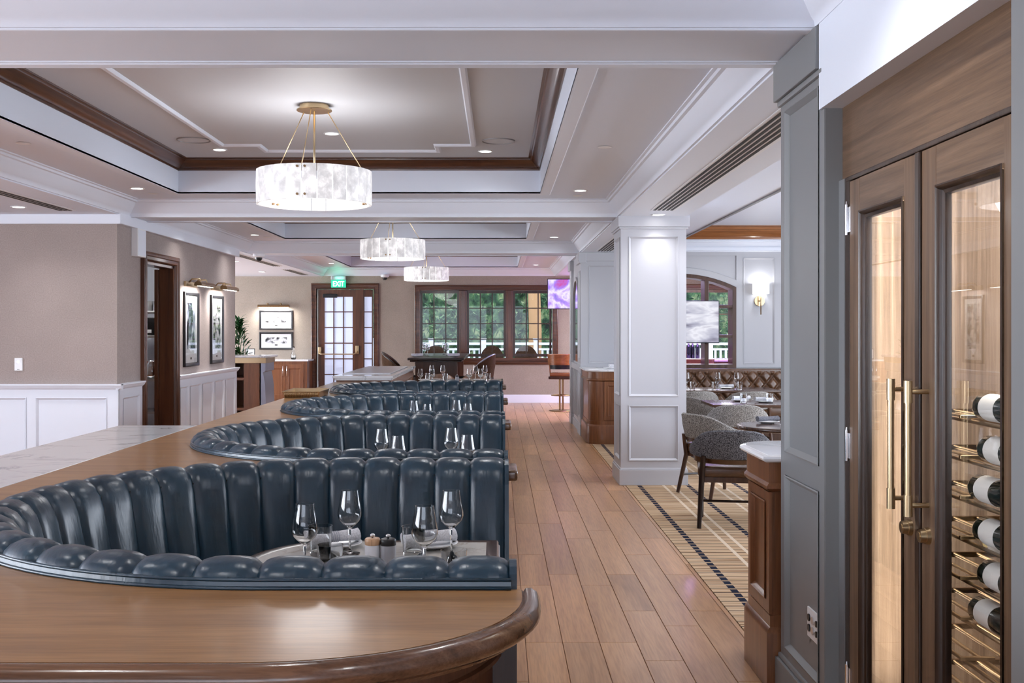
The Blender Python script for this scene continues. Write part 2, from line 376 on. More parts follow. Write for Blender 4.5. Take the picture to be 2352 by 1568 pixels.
def photo(name, dark=(.02,.02,.022), scale=9., stretch=(1,1,1), tint=(.55,.55,.58)):
    m = mat(name, (.5,.5,.5), .25, coat=.6); v = coords(m, stretch, True); n = N(m, 'ShaderNodeTexNoise', i_Scale=scale, i_Detail=4., i_Distortion=.8); L(m, v, n.inputs['Vector'])
    r = ramp(m, [(.36, dark), (.46, tuple(k*.35 for k in tint)), (.52, tint), (.6, (.8,.8,.82))]); L(m, n.outputs[0], r.inputs[0]); L(m, r.outputs[0], bsdf(m).inputs['Base Color']); return m
M['photo1'] = photo('monochrome_photo'); M['photo2'] = photo('crowd_photo', scale=13., stretch=(1,1,1.6)); M['photo3'] = photo('tinted_photo', (.015,.02,.04), 7., (1,1,.6), (.42,.47,.58))
M['leafg'] = mat('glossy_leaf', (.018,.075,.022), .35)
def foliage():
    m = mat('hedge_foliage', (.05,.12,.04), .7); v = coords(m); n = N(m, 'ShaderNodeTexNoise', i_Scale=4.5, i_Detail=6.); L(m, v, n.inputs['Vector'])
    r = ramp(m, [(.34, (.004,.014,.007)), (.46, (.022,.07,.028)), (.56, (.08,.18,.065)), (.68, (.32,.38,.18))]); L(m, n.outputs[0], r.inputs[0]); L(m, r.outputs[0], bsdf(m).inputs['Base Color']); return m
M['foliage'] = foliage()
M['extwhite'] = mat('white_railing_paint', (.82,.85,.9), .5)
M['brick'] = mat('ochre_render', (.45,.26,.12), .8)
M['ground'] = mat('terrace_paving', (.35,.35,.36), .8)
M['exitgreen'] = mat('lit_green_panel', (.02,.4,.25), .4, emit=(.01,.36,.21), estr=.8)
M['exitwhite'] = mat('lit_white_letters', (1,1,1), .4, emit=(.9,1,.95), estr=.8)
M['clearplastic'] = mat('clear_plastic', (.85,.86,.88), .2, trans=.6)
M['napkin'] = tweed('pale_linen', (.55,.55,.58), (.70,.70,.74))
M['napgrey'] = tweed('grey_linen', (.13,.13,.15), (.22,.22,.25))
M['bottleglass'] = mat('dark_bottle_glass', (.008,.014,.010), .08, coat=.5)
M['bottleyel'] = mat('golden_wine_bottle', (.45,.36,.06), .1, coat=.5)
M['label'] = mat('cream_bottle_label', (.72,.68,.62), .6)
M['purplepaint'] = mat('lavender_panel', (.42,.38,.62), .5)
M['bluegrey'] = mat('blue_grey_metal', (.36,.38,.47), .3, .7)

for k in ('bulb', 'led', 'slab', 'exitgreen', 'exitwhite', 'frost', 'shade', 'tv1', 'tv2', 'tv3'): M[k].cycles.emission_sampling = 'NONE'

# ================================================================== STRUCTURE
YW = 23.07                       # far wall
ZS, Z1, ZF, Z2 = 2.68, 2.85, 3.057, 3.164
XL, XR = -3.72, 1.21
# ---- floor
flo = struct(MB().box(-9, 6.5, -7, YW, -.15, -.008).build('floor', M['floor']))
xs = [-.051 + .184*i for i in range(8)] + [1.265]
pl_cache = {}
for i in range(len(xs)-1):
    y = 3.2 + random.random()*1.2
    first = True
    ystart = 2.2
    while ystart < YW - .01:
        ln = random.choice([.9, 1.2, 1.5, 1.8]) if not first else random.choice([.5, .8, 1.1, 1.4]); first = False
        ye = min(ystart + ln, YW - .005)
        w = xs[i+1] - xs[i] - .0035; ll = ye - ystart - .003
        key = (round(w, 3), round(ll, 3))
        if key not in pl_cache: pl_cache[key] = MB().bbox(-w/2, w/2, -ll/2, ll/2, -.0085, 0, .0012, 1).mesh('plank')
        obj('plank', pl_cache[key], M['plank'], flo, ((xs[i]+xs[i+1])/2, (ystart+ye)/2, 0))
        ystart = ye
cp = MB().box(1.267, 6.5, 4.69, 15.88, -.0078, .003).build('carpet', M['carpet'])
tag(cp, 'beige striped carpet with navy and cream lines beside the plank aisle', 'carpet')
# ---- shell that closes the building (out of view)
struct(MB().box(-9.2, 6.7, -7.2, YW+.25, 3.35, 3.45).build('light_block_slab', M['ceil']))  # unseen slab added above all ceilings to block outside light
rear = MB()
rear.box(-9, 6.5, -7.2, -7, 0, .5).box(-9, 6.5, -7.2, -7, 2.7, 3.35)
for a, b in ((-9, -5.9), (-3.4, -3.1), (-.6, -.3), (2.2, 6.5)): rear.box(a, b, -7.2, -7, .5, 2.7)
struct(rear.build('wall_rear', M['taupe']))
lo = MB().box(-9.2, -9, -7, YW, 0, .5).box(-9.2, -9, -7, YW, 2.68, 3.35)
for a, b in ((-7, -.9), (1.4, 1.7), (4.0, 4.3), (7.6, YW)): lo.box(-9.2, -9, a, b, .5, 2.68)
struct(lo.build('wall_outer', M['taupe']))
ro = MB().box(6.5, 6.7, -7, YW, 0, .6).box(6.5, 6.7, -7, YW, 2.7, 3.35)
for a, b in ((-7, 5.6), (8., 8.3), (10.7, 11.), (13.4, YW)): ro.box(6.5, 6.7, a, b, .6, 2.7)
struct(ro.build('wall_right', M['wallgrey']))

# ---- ceiling of the main room: beams, coffers, trays
ceil = struct(MB().box(-9, XL, -7, YW, ZS, Z1+.05).build('ceiling', M['ceil']))        # low soffit on the left
bm_ = MB()
for a, b in ((4.12, 4.70), (10.95, 11.5), (16.1, 16.7)):
    bm_.box(XL, XR+.01, a, b, ZS+.012, Z1+.05)
    for c, d in ((a, a+.05), (b-.05, b)): bm_.bbox(XL, XR, c-.008, d+.008, ZS, ZS+.03, .006)
    for c, d in ((a+.06, a+.075), (b-.075, b-.06)): bm_.box(XL, XR, c, d, ZS+.006, ZS+.03)
struct(bm_.build('trim_1', M['white']))
lb = MB().box(XR, 1.87, -7, 15.9, ZS, Z1+.05)
lb.box(1.195, 1.25, -7, 4.06, ZS-.31, ZS+.02).box(1.25, 1.32, -7, 4.06, ZS-.31, ZS+.02)        # white bulkhead over the cabinet doors
lb.box(XR, 1.87, 18.3, YW, ZS, Z1+.05).box(XR, 1.87, 15.88, 18.32, ZS+.01, Z1+.05)
struct(lb.build('trim_2', M['white']))
CROWN = [(0,2.69),(.018,2.69),(.022,2.71),(.04,2.725),(.07,2.765),(.095,2.80),(.105,2.818),(.125,2.822),(.13,2.838),(.15,2.842),(.15,2.852)]
WCROWN = [(0,ZF),(.012,ZF),(.014,ZF+.018),(.028,ZF+.022),(.045,ZF+.034),(.075,ZF+.07),(.088,ZF+.086),(.10,ZF+.088),(.102,ZF+.10),(.12,ZF+.104),(.12,ZF+.108)]
def coffer(y0, y1, idx, x0=XL, x1=XR, tl=.68, tr=.81, tf=.63):
    R = rect(x0, x1, y0, y1); T = (x0+tl, x1-tr, y0+tf, y1-tf); TR = rect(*T)
    struct(MB().sweep(R, CROWN).build('trim_%d' % (idx), M['white'], None, 40))
    c = MB()
    for a in ((x0, T[0], y0, y1), (T[1], x1, y0, y1), (T[0], T[1], y0, T[2]), (T[0], T[1], T[3], y1)): c.box(*a, Z1, Z1+.05)
    bo = c.build('ceiling_border', M['ceil'], ceil)
    MB().sweep(TR, [(.006, Z1+.004), (.006, Z1-.010), (-.008, Z1-.014), (-.088, Z1-.014), (-.095, Z1-.010), (-.095, Z1+.004)]).build('tray_casing', M['white'], ceil)
    MB().sweep(TR, [(.006, Z1-.012), (.006, ZF+.12)]).build('tray_fascia', M['ceil'], ceil)
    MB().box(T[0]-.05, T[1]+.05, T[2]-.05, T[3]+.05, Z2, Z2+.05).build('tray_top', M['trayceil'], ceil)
    # wooden crown: four mitred runs
    pts = TR
    for k in range(4):
        p, q = Vector(pts[k]), Vector(pts[(k+1) % 4]); d = (q-p).normalized(); nn = Vector((-d.y, d.x)); mb = MB(); vs_ = []
        for o, h in WCROWN:
            a = p + nn*o + d*o; b = q + nn*o - d*o; vs_ += [(a.x, a.y, h), (b.x, b.y, h)]
        mb.add(vs_, [(2*i, 2*i+1, 2*i+3, 2*i+2) for i in range(len(WCROWN)-1)])
        w = mb.build('wood_crown', M['trimwood'] if k % 2 == 0 else M['trimwoody'], ceil, 40)
    # white moulding with notched corners
    cx0, cx1, cy0, cy1 = T[0]+.63, T[1]-.62, T[2]+.53, T[3]-.53; n1, n2 = .32, .31
    P = [(cx0, cy0+n2), (cx0+n1, cy0+n2), (cx0+n1, cy0), (cx1-n1, cy0), (cx1-n1, cy0+n2), (cx1, cy0+n2), (cx1, cy1-n2), (cx1-n1, cy1-n2), (cx1-n1, cy1), (cx0+n1, cy1), (cx0+n1, cy1-n2), (cx0, cy1-n2)]
    MB().sweep(P, [(.026, Z2+.002), (.024, Z2-.012), (.014, Z2-.022), (-.014, Z2-.022), (-.024, Z2-.012), (-.026, Z2+.002)]).build('ceiling_moulding', M['white'], ceil, 40)
    return T
T1 = coffer(4.70, 10.95, 3); T2 = coffer(11.5, 16.1, 4); T3 = coffer(16.7, YW, 5); T0 = coffer(-5.6, 4.12, 6)
# ---- dining room ceiling on the right
dc = MB().box(1.87, 2.62, -7, 15.9, Z1, Z1+.05).box(2.62, 6.5, 15.6, 15.9, Z1, Z1+.05).box(2.62, 6.5, -7, 5., Z1, Z1+.05)
dc.box(2.4, 6.5, 4.9, 15.9, 3.03, 3.08).build('dining_ceiling', M['ceil'], ceil)
struct(MB().sweep(rect(1.87, 6.5, 2, 15.9), CROWN).build('trim_7', M['white'], None, 40))
DW = [(0, Z1-.004), (.01, Z1-.006), (.014, Z1+.02), (.03, Z1+.03), (.05, Z1+.045), (.09, Z1+.10), (.10, Z1+.125), (.13, Z1+.13), (.14, Z1+.16), (.16, Z1+.165), (.16, Z1+.185)]
struct(MB().sweep(rect(2.62, 6.4, 5., 15.6), DW).build('trim_8', M['stoolwood'], None, 40))
struct(MB().box(2.60, 2.635, 5., 15.6, Z1-.012, Z1+.01).build('trim_9', M['pilgrey']))
struct(MB().box(1.87, 6.5, 15.82, 15.9, 2.70, 2.75).build('trim_10', M['white']))

# ---- far wall with door and window openings
DX0, DX1, DZ = -3.856, -2.648, 2.417
WX0, WX1, WZ0, WZ1 = -1.66, 1.145, .94, 2.38
wb = MB()
wb.box(-9, DX0, YW, YW+.2, 0, 3.35).box(DX0, DX1, YW, YW+.2, DZ, 3.35).box(DX1, WX0, YW, YW+.2, 0, 3.35)
wb.box(WX0, WX1, YW, YW+.2, 0, WZ0).box(WX0, WX1, YW, YW+.2, WZ1, 3.35).box(WX1, 1.9, YW, YW+.2, 0, 3.35)
wb.box(1.9, 5.2, YW, YW+.2, 0, .9).box(1.9, 5.2, YW, YW+.2, 2.4, 3.35).box(5.2, 6.5, YW, YW+.2, 0, 3.35)
struct(wb.build('wall_back', M['taupe2']))
struct(MB().bbox(DX1+.1, 3.6, YW-.02, YW+.01, 0, .175, .006).bbox(-9, DX0-.1, YW-.02, YW+.01, 0, .175, .006).build('baseboard_back', M['white']))
CAS = [(-.115, 0), (-.115, .03), (-.10, .04), (-.085, .04), (-.08, .03), (-.03, .022), (-.022, .03), (-.008, .03), (0, .018), (0, -.06)]
# door
d1 = struct(MB().sweep([(DX1, 0), (DX1, DZ), (DX0, DZ), (DX0, 0)], [(-o*-1, h) for o, h in CAS], False, PY(YW)).build('door_1', M['trimwood'], None, 40))
lx0, lx1 = DX0+.03, -2.93
holes = [(-3.69+.205*i, -3.69+.205*i+.183, .28+.332*j, .28+.332*j+.310) for i in range(3) for j in range(6)]
def grid_leaf(name, R, holes, matl, parent, y, th=.05, paneM='frost'):
    mb = MB(); A = sorted(set([R[0], R[1]] + [v for h in holes for v in h[:2]])); B = sorted(set([R[2], R[3]] + [v for h in holes for v in h[2:]]))
    for i in range(len(A)-1):
        for j in range(len(B)-1):
            ca, cb = (A[i]+A[i+1])/2, (B[j]+B[j+1])/2
            if any(h[0] < ca < h[1] and h[2] < cb < h[3] for h in holes): continue
            mb.box(A[i], A[i+1], y, y+th, B[j], B[j+1])
    lf = mb.build(name, matl, parent)
    for h in holes: MB().box(h[0]-.004, h[1]+.004, y+th*.5-.003, y+th*.5+.003, h[2]-.004, h[3]+.004).build('pane', M[paneM], lf)
    return lf
leaf = grid_leaf('door_leaf', (lx0, lx1, .01, DZ-.015), holes, M['trimwoodz'], d1, YW+.03)
MB().box(lx1+.005, lx1+.07, YW-.005, YW+.1, .0, DZ-.01).build('mullion_post', M['trimwoodz'], d1)
sh = [(-2.845, -2.845+.155, .28+.332*j, .28+.332*j+.310) for j in range(6)]
grid_leaf('sidelight', (lx1+.07, DX1-.02, .01, DZ-.015), sh, M['trimwoodz'], d1, YW+.03)
pb = MB(); pz = 1.55-(813-757)*23/F
pb.tube([(-3.79, YW-.01, pz+.02), (-3.77, YW-.07, pz), (-3.72, YW-.085, pz), (-3.06, YW-.085, pz), (-3.0, YW-.07, pz+.02), (-2.985, YW-.01, pz+.06)], .014, 10)
pb.bbox(-3.82, -3.75, YW-.03, YW+.03, pz+.0, pz+.15, .01).bbox(-3.03, -2.955, YW-.03, YW+.03, pz+.0, pz+.18, .01)
MB.build(pb, 'panic_bar', M['brass'], d1, 40)
MB().bbox(-3.72, -3.42, YW-.05, YW+.03, DZ-.19, DZ-.11, .008).build('door_closer', M['black'], d1)
# window
w1 = struct(MB().sweep(rect(WX0, WX1, WZ0, WZ1), [(o, h) for o, h in CAS], True, PY(YW)).build('window_1', M['trimwood'], None, 40))
gx = [(-1.624, -.867), (-.637, .120), (.341, 1.093)]
for k, (a, b) in enumerate(gx):
    hs = [(a + (b-a)/3*i + .012, a + (b-a)/3*(i+1) - .012, 1.024 + .3275*j + .012, 1.024 + .3275*(j+1) - .012) for i in range(3) for j in range(4)]
    grid_leaf('sash', (a-.03, b+.03, 1.024-.045, 2.334+.04), hs, M['oakdark'], w1, YW+.03, .045, 'pane')
for a, b in ((-.837, -.667), (.150, .311)):
    MB().bbox(a, b, YW-.012, YW+.12, WZ0, WZ1, .006).bbox((a+b)/2-.05, (a+b)/2+.05, YW-.022, YW+.0, WZ0, WZ1, .006).build('mullion_post', M['trimwoodz'], w1)
MB().bbox(WX0-.14, WX1+.14, YW-.05, YW+.1, WZ0-.05, WZ0+.01, .008).bbox(WX0-.1, WX1+.1, YW-.025, YW+.01, WZ0-.125, WZ0-.05, .008).build('window_sill', M['trimwood'], w1)
w2 = struct(MB().sweep(rect(1.9, 5.2, .9, 2.4), CAS, True, PY(YW)).build('window_2', M['trimwood'], None, 40))
hs = [(1.95+.80*i, 1.95+.80*i+.76, .95+.47*j, .95+.47*j+.45) for i in range(4) for j in range(3)]
grid_leaf('sash', (1.9, 5.2, .9, 2.4), hs, M['trimwoodz'], w2, YW+.03, .045, 'pane')

# ---- left wall with the doorway, and the wall that turns left from its corner
XW = -3.75
wl = MB().box(XW-.14, XW, 10.7, 11.5, 0, 2.68).box(XW-.14, XW, 12.55, 15.5, 0, 2.68).box(XW-.14, XW, 11.5, 12.55, 2.28, 2.68)
wlo = struct(wl.build('wall_left', M['taupe']))
ws = struct(MB().box(-9, XW-.14, 10.7, 10.84, 0, 2.68).build('wall_side', M['taupe']))
# wainscot, chair rail, frieze
pw = MB()
pw.box(XW, XW+.008, 10.7, 11.39, 0, .97).box(XW, XW+.008, 12.66, 15.5, 0, .97)
panels(pw, PX(XW+.006, 1), (10.7, 11.39, .0, .97), [(10.80, 11.30, .2, .88)])
panels(pw, PX(XW+.006, 1), (12.66, 15.5, .0, .97), [(12.74, 13.06, .2, .88), (13.15, 13.61, .2, .88), (13.70, 14.20, .2, .88), (14.30, 14.76, .2, .88), (14.86, 15.40, .2, .88)])
RAIL = [(0, 0), (.02, .0), (.028, .012), (.04, .02), (.055, .045), (.06, .05), (.06, .062), (0, .062)]
for a, b in ((10.66, 11.40), (12.65, 15.54)): pw.prism([(XW + o, .955 + h) for o, h in RAIL], a, b, lambda p, q, h: (p, h, q))
struct(pw.build('trim_11', M['white']))
ps = MB().box(-9, XW, 10.692, 10.7, 0, .97)
panels(ps, PY(10.694), (-9, XW+.02, 0, .97), [(-4.54, -3.84, .2, .887), (-5.50, -4.63, .2, .887), (-6.5, -5.6, .2, .887)])
ps.prism([(10.70 - o, .955 + h) for o, h in RAIL], -9, XW+.06, lambda p, q, h: (h, p, q))
struct(ps.build('trim_12', M['white']))
fr = MB().bbox(-9, XW+.05, 10.65, 10.71, 2.586, 2.69, .008).bbox(XW-.01, XW+.052, 10.662, 15.55, 2.588, 2.692, .008)
struct(fr.build('trim_13', M['white']))
# doorway casing and jamb
LC = [(-.10, 0), (-.10, .045), (-.085, .055), (-.06, .055), (-.05, .04), (-.02, .035), (-.012, .045), (0, .03), (0, 0)]
d2 = struct(MB().sweep([(12.55, 0), (12.55, 2.28), (11.5, 2.28), (11.5, 0)], [(o*-1*-1, h) for o, h in LC], False, PX(XW, 1)).build('door_2', M['trimwoodz'], None, 40))
MB().box(XW-.15, XW+.01, 12.51, 12.55, 0, 2.28).box(XW-.15, XW+.01, 11.5, 11.53, 0, 2.28).box(XW-.15, XW+.01, 11.5, 12.55, 2.25, 2.28).build('jamb', M['trimwoodz'], d2)
MB().bbox(XW-.155-.045, XW-.155, 12.49, 13.35, .01, 2.24, .004).build('door_leaf', M['trimwoodz'], d2)

# ---- dining room end wall with the arched opening, and the pier beside it
YD = 15.9
AX, AHW, ASP, AAP = 2.62, .85, 2.17, 2.37
AR = (AHW**2 + (AAP-ASP)**2) / (2*(AAP-ASP)); ACZ = AAP - AR
def arch(hw, zc, r, n=20):
    t = math.asin(hw / r); return [(AX + r*math.sin(-t + 2*t*i/n), zc + r*math.cos(-t + 2*t*i/n)) for i in range(n+1)]
wd = MB().box(1.24, AX-AHW, YD, YD+.15, 0, 2.85).box(AX+AHW, 6.5, YD, YD+.15, 0, 2.85).box(AX-AHW, AX+AHW, YD, YD+.15, 0, .99)
ap = arch(AHW, ACZ, AR)
for i in range(len(ap)-1):
    wd.prism([ap[i], ap[i+1], (ap[i+1][0], 2.85), (ap[i][0], 2.85)], 0, .15, PY(YD, 1))
panels(wd, PY(YD), (1.24, 1.77, 0.0, 2.64), [(1.31, 1.74, 1.06, 2.49)])
panels(wd, PY(YD), (AX+AHW+.0, 4.5, 1.0, 2.70), [(3.57, 4.03, 1.05, 2.60), (4.13, 4.42, 1.05, 2.6)])
wd.prism(rect(AX-AHW, AX+AHW, 2.63, 2.70), 0, .018, PY(YD))
wd.sweep(arch(AHW, ACZ, AR), [(.0, .03), (.085, .03), (.095, .018), (.095, 0)], False, PY(YD))
struct(wd.build('wall_dining', M['wallgrey']))
# wooden egg-crate frame in the arch
w3 = struct(MB().sweep([(AX-AHW, .99)] + [(AX+AHW, .99)] + list(reversed(ap)), [(0, .02), (.055, .02), (.055, -.30), (0, -.30)], True, PY(YD), True).build('window_3', M['chairwood'], None, 30))
for x in (2.20, 2.62, 3.04):
    ztop = ACZ + math.sqrt(AR**2 - (x-AX)**2)
    MB().bbox(x-.03, x+.03, YD-.012, YD+.30, 1.0, ztop, .004).build('mullion_post', M['chairwood'], w3)
for z in (1.455, 1.89):
    MB().bbox(AX-AHW+.04, AX+AHW-.04, YD-.010, YD+.30, z-.022, z+.022, .004).build('mullion_shelf', M['chairwood'], w3)
# pier side towards the aisle
pr = MB().box(1.24, 1.45, YD+.02, 18.3, 0, 2.70)
for a, b in ((15.88, 16.42), (17.95, 18.32)):
    pr.box(1.21, 1.26, a, b, 0, 2.6); pr.bbox(1.19, 1.28, a-.012, b+.012, 0, .17, .006); pr.bbox(1.17, 1.28, a-.03, b+.03, 2.52, 2.68, .01); pr.bbox(1.19, 1.28, a-.01, b+.01, .98, 1.05, .008)
    panels(pr, PX(1.21), (a, b, .17, 2.52), [(a+.09, b-.09, .26, .92), (a+.09, b-.09, 1.12, 2.42)], .012)
pr.bbox(1.22, 1.27, 15.88, 18.32, 0, .12, .006)
pr.bbox(1.16, 1.8, 15.86, 15.93, 2.55, 2.68, .01)
for i in range(6): pr.bbox(1.215, 1.25, 16.52+.24*i, 16.60+.24*i, .2, .92, .006)
pr.bbox(1.20, 1.26, 16.4, 17.97, .93, 1.02, .008)
struct(pr.build('wall_pier', M['wallgrey']))
ar = MB(); pts = [(16.6, 1.05)] + [(17.2 - .6*math.cos(PI*i/16), 2.0 + .38*math.sin(PI*i/16)) for i in range(17)] + [(17.8, 1.05)]
ar.sweep(pts, [(0, 0), (0, .03), (-.06, .03), (-.06, 0)], False, PX(1.24))
struct(ar.build('trim_14', M['wallgrey']))
struct(MB().prism(pts, .001, .008, PX(1.24)).build('mirror_panel', M['mirror']))

# ---- free-standing square column
cx0, cx1, cy0, cy1 = 1.222, 1.872, 10.86, 11.50
co = MB().box(cx0+.012, cx1-.012, cy0+.012, cy1-.012, 0, 2.66)
PN = lambda a, b: [(a, b, .242, .796), (a, b, .883, 2.483)]
panels(co, PY(cy0+.014), (cx0, cx1, .15, 2.58), PN(cx0+.075, cx1-.075), .016)
panels(co, PX(cx0+.014), (cy0, cy1, .15, 2.58), PN(cy0+.075, cy1-.075), .016)
panels(co, PX(cx1-.014, 1), (cy0, cy1, .15, 2.58), PN(cy0+.075, cy1-.075), .016)
co.bbox(cx0-.018, cx1+.018, cy0-.018, cy1+.018, 0, .155, .004).bbox(cx0-.01, cx1+.01, cy0-.01, cy1+.01, .15, .172, .008)
co.bbox(cx0-.02, cx1+.02, cy0-.02, cy1+.02, 2.555, 2.575, .008).bbox(cx0-.03, cx1+.03, cy0-.03, cy1+.03, 2.575, 2.685, .004)
struct(co.build('column', M['colgrey']))

# ---- slate-grey pillar beside the wine cabinet and the next one at the frame's edge
px0 = 1.21
pg = MB().box(px0+.012, 1.95, 4.05, 4.64, 0, 2.66)
panels(pg, PX(px0+.014), (4.035, 4.655, .15, 2.55), [(4.10, 4.585, .21, .94), (4.10, 4.585, 1.035, 2.47)], .016)
pg.box(px0, 1.95, 4.03, 4.052, 0, 2.6).box(px0, 1.95, 4.64, 4.658, 0, 2.6)
pg.bbox(px0-.022, 1.95, 4.01, 4.68, 0, .15, .004).bbox(px0-.012, 1.95, 4.02, 4.67, .148, .172, .008)
pg.bbox(px0-.016, 1.95, 4.025, 4.67, 2.50, 2.525, .008).bbox(px0-.028, 1.95, 4.065, 4.685, 2.525, 2.685, .004)
pg.box(px0-.005, 1.25, 4.03, 4.07, 2.37, 2.69)
struct(pg.build('column_grey', M['pilgrey']))
pn = MB().box(px0, 1.95, 1.3, 2.56, 0, 2.66)
pn.bbox(px0-.02, 1.95, 1.3, 2.575, 0, .17, .004)
panels(pn, PX(px0), (1.3, 2.56, .15, 2.37), [(1.40, 2.49, .21, .94), (1.40, 2.49, 1.035, 2.28)], .004)
struct(pn.build('wall_end', M['pilgrey']))
struct(MB().box(1.95, 2.05, -7, 4.68, 0, 2.9).build('wall_service', M['wallgrey']))

# ================================================================== BOOTHS AND THEIR WOODEN SURROUND
XC, RB, XE, PER, CY0, NB = -.58, 1.05, .03, 2.42, 3.70, 4
CYS = [CY0 + PER*i for i in range(NB)]
def upath(r, cy=0., xe=XE, n=42):
    """open U from the near right end round the left to the far right end, at offset r outside the crest line"""
    R = RB + r
    return [(xe, cy - R)] + [(XC - R*math.sin(PI*i/n), cy - R*math.cos(PI*i/n)) for i in range(n+1)] + [(xe, cy + R)]
PROF = [(-.20,.44),(-.175,.56),(-.152,.68),(-.128,.80),(-.108,.89),(-.092,.935),(-.068,.968),(-.038,.985),(-.005,.988),(.025,.979),(.043,.964),(.048,.952)]
def prof_normals(P):
    out = []
    for i in range(len(P)):
        a = P[max(i-1, 0)]; b = P[min(i+1, len(P)-1)]; d = Vector((b[0]-a[0], b[1]-a[1])).normalized(); out.append((-d.y, d.x))
    return out
PNR = prof_normals(PROF)
NU = 10
def channel_mesh(kind, span):
    mb = MB(); vs_ = []
    for i in range(NU+1):
        u = i/NU; w = max(0., 1-abs(2*u-1)**2.6)**.55; b = .020*w - .012
        for (r, z), (nr_, nz) in zip(PROF, PNR):
            rr = r + nr_*b; zz = z + nz*b
            if kind == 's': vs_.append(((u-.5)*span, rr, zz))
            else:
                t = (u-.5)*span; vs_.append(((RB+rr)*math.cos(t), (RB+rr)*math.sin(t), zz))
    m = len(PROF)
    fs_ = [(i*m+k, (i+1)*m+k, (i+1)*m+k+1, i*m+k+1) for i in range(NU) for k in range(m-1)]
    return mb.add(vs_, fs_).mesh('channel', True)
NS, NA = 4, 21
LS = (XE - XC)/NS
ch_s = channel_mesh('s', LS); ch_a = channel_mesh('a', PI/NA)
for me in (ch_s, ch_a): me.materials.append(M['navy'])
BL = ['nearest navy channel-tufted leather booth, wrapping the table with the salt and pepper mills',
      'second navy channel-tufted leather booth counted from the foreground',
      'third navy channel-tufted leather booth counted from the foreground',
      'farthest navy channel-tufted leather booth, next to the marble-topped station']
off = lambda p: [(a - XC, b) for a, b in reversed(p)]
band_me = MB().sweep(off(upath(0)), [(.02,.93),(-.052,.93),(-.057,.938),(-.055,.951),(-.03,.957),(.02,.955)], False).mesh('base_band', 40)
pipe_me = MB().tube([(a, b, .9535) for a, b in off(upath(.054))], .0048, 6).tube([(a, b, .934) for a, b in off(upath(.058))], .005, 6).mesh('piping', True)
seat_me = MB().sweep(off(upath(0)), [(.17,.30),(.60,.30),(.615,.33),(.615,.43),(.60,.46),(.55,.475),(.17,.47)], False, None, True, True).mesh('seat', 40)
base_me = MB().sweep(off(upath(0)), [(.10,0),(.52,0),(.52,.30),(.10,.30)], False, None, True, True).mesh('seat_base', 0)
shell_me = MB().sweep(off(upath(0)), [(.085,0),(-.05,0),(-.05,.93),(.085,.93)], False, None, True, True).mesh('back_shell', 0)
for me, k in ((band_me,'navy'),(pipe_me,'navy'),(seat_me,'navy'),(base_me,'darkwood'),(shell_me,'black')): me.materials.append(M[k])
endp = [(r, z) for r, z in PROF] + [(.048, .40), (-.20, .40)]
end_me = [MB().prism([(s*(RB+r), z) for r, z in endp], XE-XC-.004, XE-XC+.014, lambda a, b, h: (h, a, b)).mesh('end_panel', 0) for s in (-1, 1)]
for me in end_me: me.materials.append(M['navy'])
for i, cy in enumerate(CYS):
    b = thing('leather_booth', BL[i], 'booth', (XC, cy, 0), 0, 'leather booths along the aisle')
    for s in (-1, 1):
        for k in range(NS):
            o = obj('channel', ch_s, None, b, (LS*(k+.5), s*RB, 0))
            if s < 0: o.rotation_euler.z = PI
            o.location.y = 0
            # straight channels are modelled around the crest line y=RB
            o.location = (LS*(k+.5), s*RB, 0)
    for k in range(NA):
        o = obj('channel', ch_a, None, b); o.rotation_euler.z = PI/2 + PI/NA*(k+.5)
    for nm, me in (('base_band', band_me), ('piping', pipe_me), ('seat', seat_me), ('seat_base', base_me), ('back_shell', shell_me), ('end_panel', end_me[0]), ('end_panel', end_me[1])):
        obj(nm, me, None, b)
# ledge: one comb-shaped wooden top
ZL = .93
led = thing('wooden_surround', 'long brown wooden ledge wrapping round the leather booths with a rounded near end', 'ledge', (0, 0, 0))
XLE, YF, YEND, XT = -1.95, 2.03, 12.9, .055
EX, EA, EB = -.49, .545, .50
front = [(XLE, YF), (EX, YF)] + [(EX + EA*math.sin(PI/2*k/18), YF + EB*(1-math.cos(PI/2*k/18))) for k in range(1, 19)]
poly = list(front)
for i, cy in enumerate(CYS):
    up = upath(.05, cy, XT); poly += [(p[0], p[1]) for p in up]
poly = [p for k, p in enumerate(poly) if k == 0 or (Vector(p) - Vector(poly[k-1])).length > 1e-4]
poly += [(XT, CYS[-1] + RB + .25), (-.9, CYS[-1] + RB + .25), (-.9, YEND), (XLE, YEND)]
MB().prism(poly, ZL-.035, ZL).build('ledge_top', M['ledgex'], led)
BN = [(.0, ZL-.001), (-.004, ZL-.006), (-.010, ZL+.002), (-.022, ZL+.003), (-.036, ZL-.006), (-.044, ZL-.022), (-.042, ZL-.038), (-.030, ZL-.050), (-.012, ZL-.054), (-.006, ZL-.066), (.01, ZL-.066)]
MB().sweep([(-2.0, YF)] + front[1:] + [(XT, YF+EB+.075)], BN, False, None, False, True).build('bullnose', M['bull'], led, 50)
apf = lambda d: [(-2.0, YF+d)] + [(EX + (EA-d)*math.sin(PI/2*k/18), YF + d + (EB-d+.06)*(1-math.cos(PI/2*k/18))) for k in range(0, 19)]
MB().sweep(apf(.05), [(0, ZL-.06), (0, ZL-.115), (-.008, ZL-.12), (-.008, ZL-.13), (.012, ZL-.136), (.012, .22), (-.006, .21), (-.012, .20), (-.012, 0)], False).build('apron', M['apron'], led, 30)
for i in range(NB):
    y0 = CYS[i] + RB + .055; y1 = CYS[i+1] - RB - .055 if i+1 < NB else CYS[i] + RB + .24
    MB().bbox(XT-.03, XT+.03, y0-.03, y1+.03, ZL-.045, ZL+.003, .014, 3).build('end_nosing', M['bull'], led, 50)
    MB().box(-.2, XE+.012, y0, y1, 0, ZL-.035).build('divider_end', M['darkwood'], led)
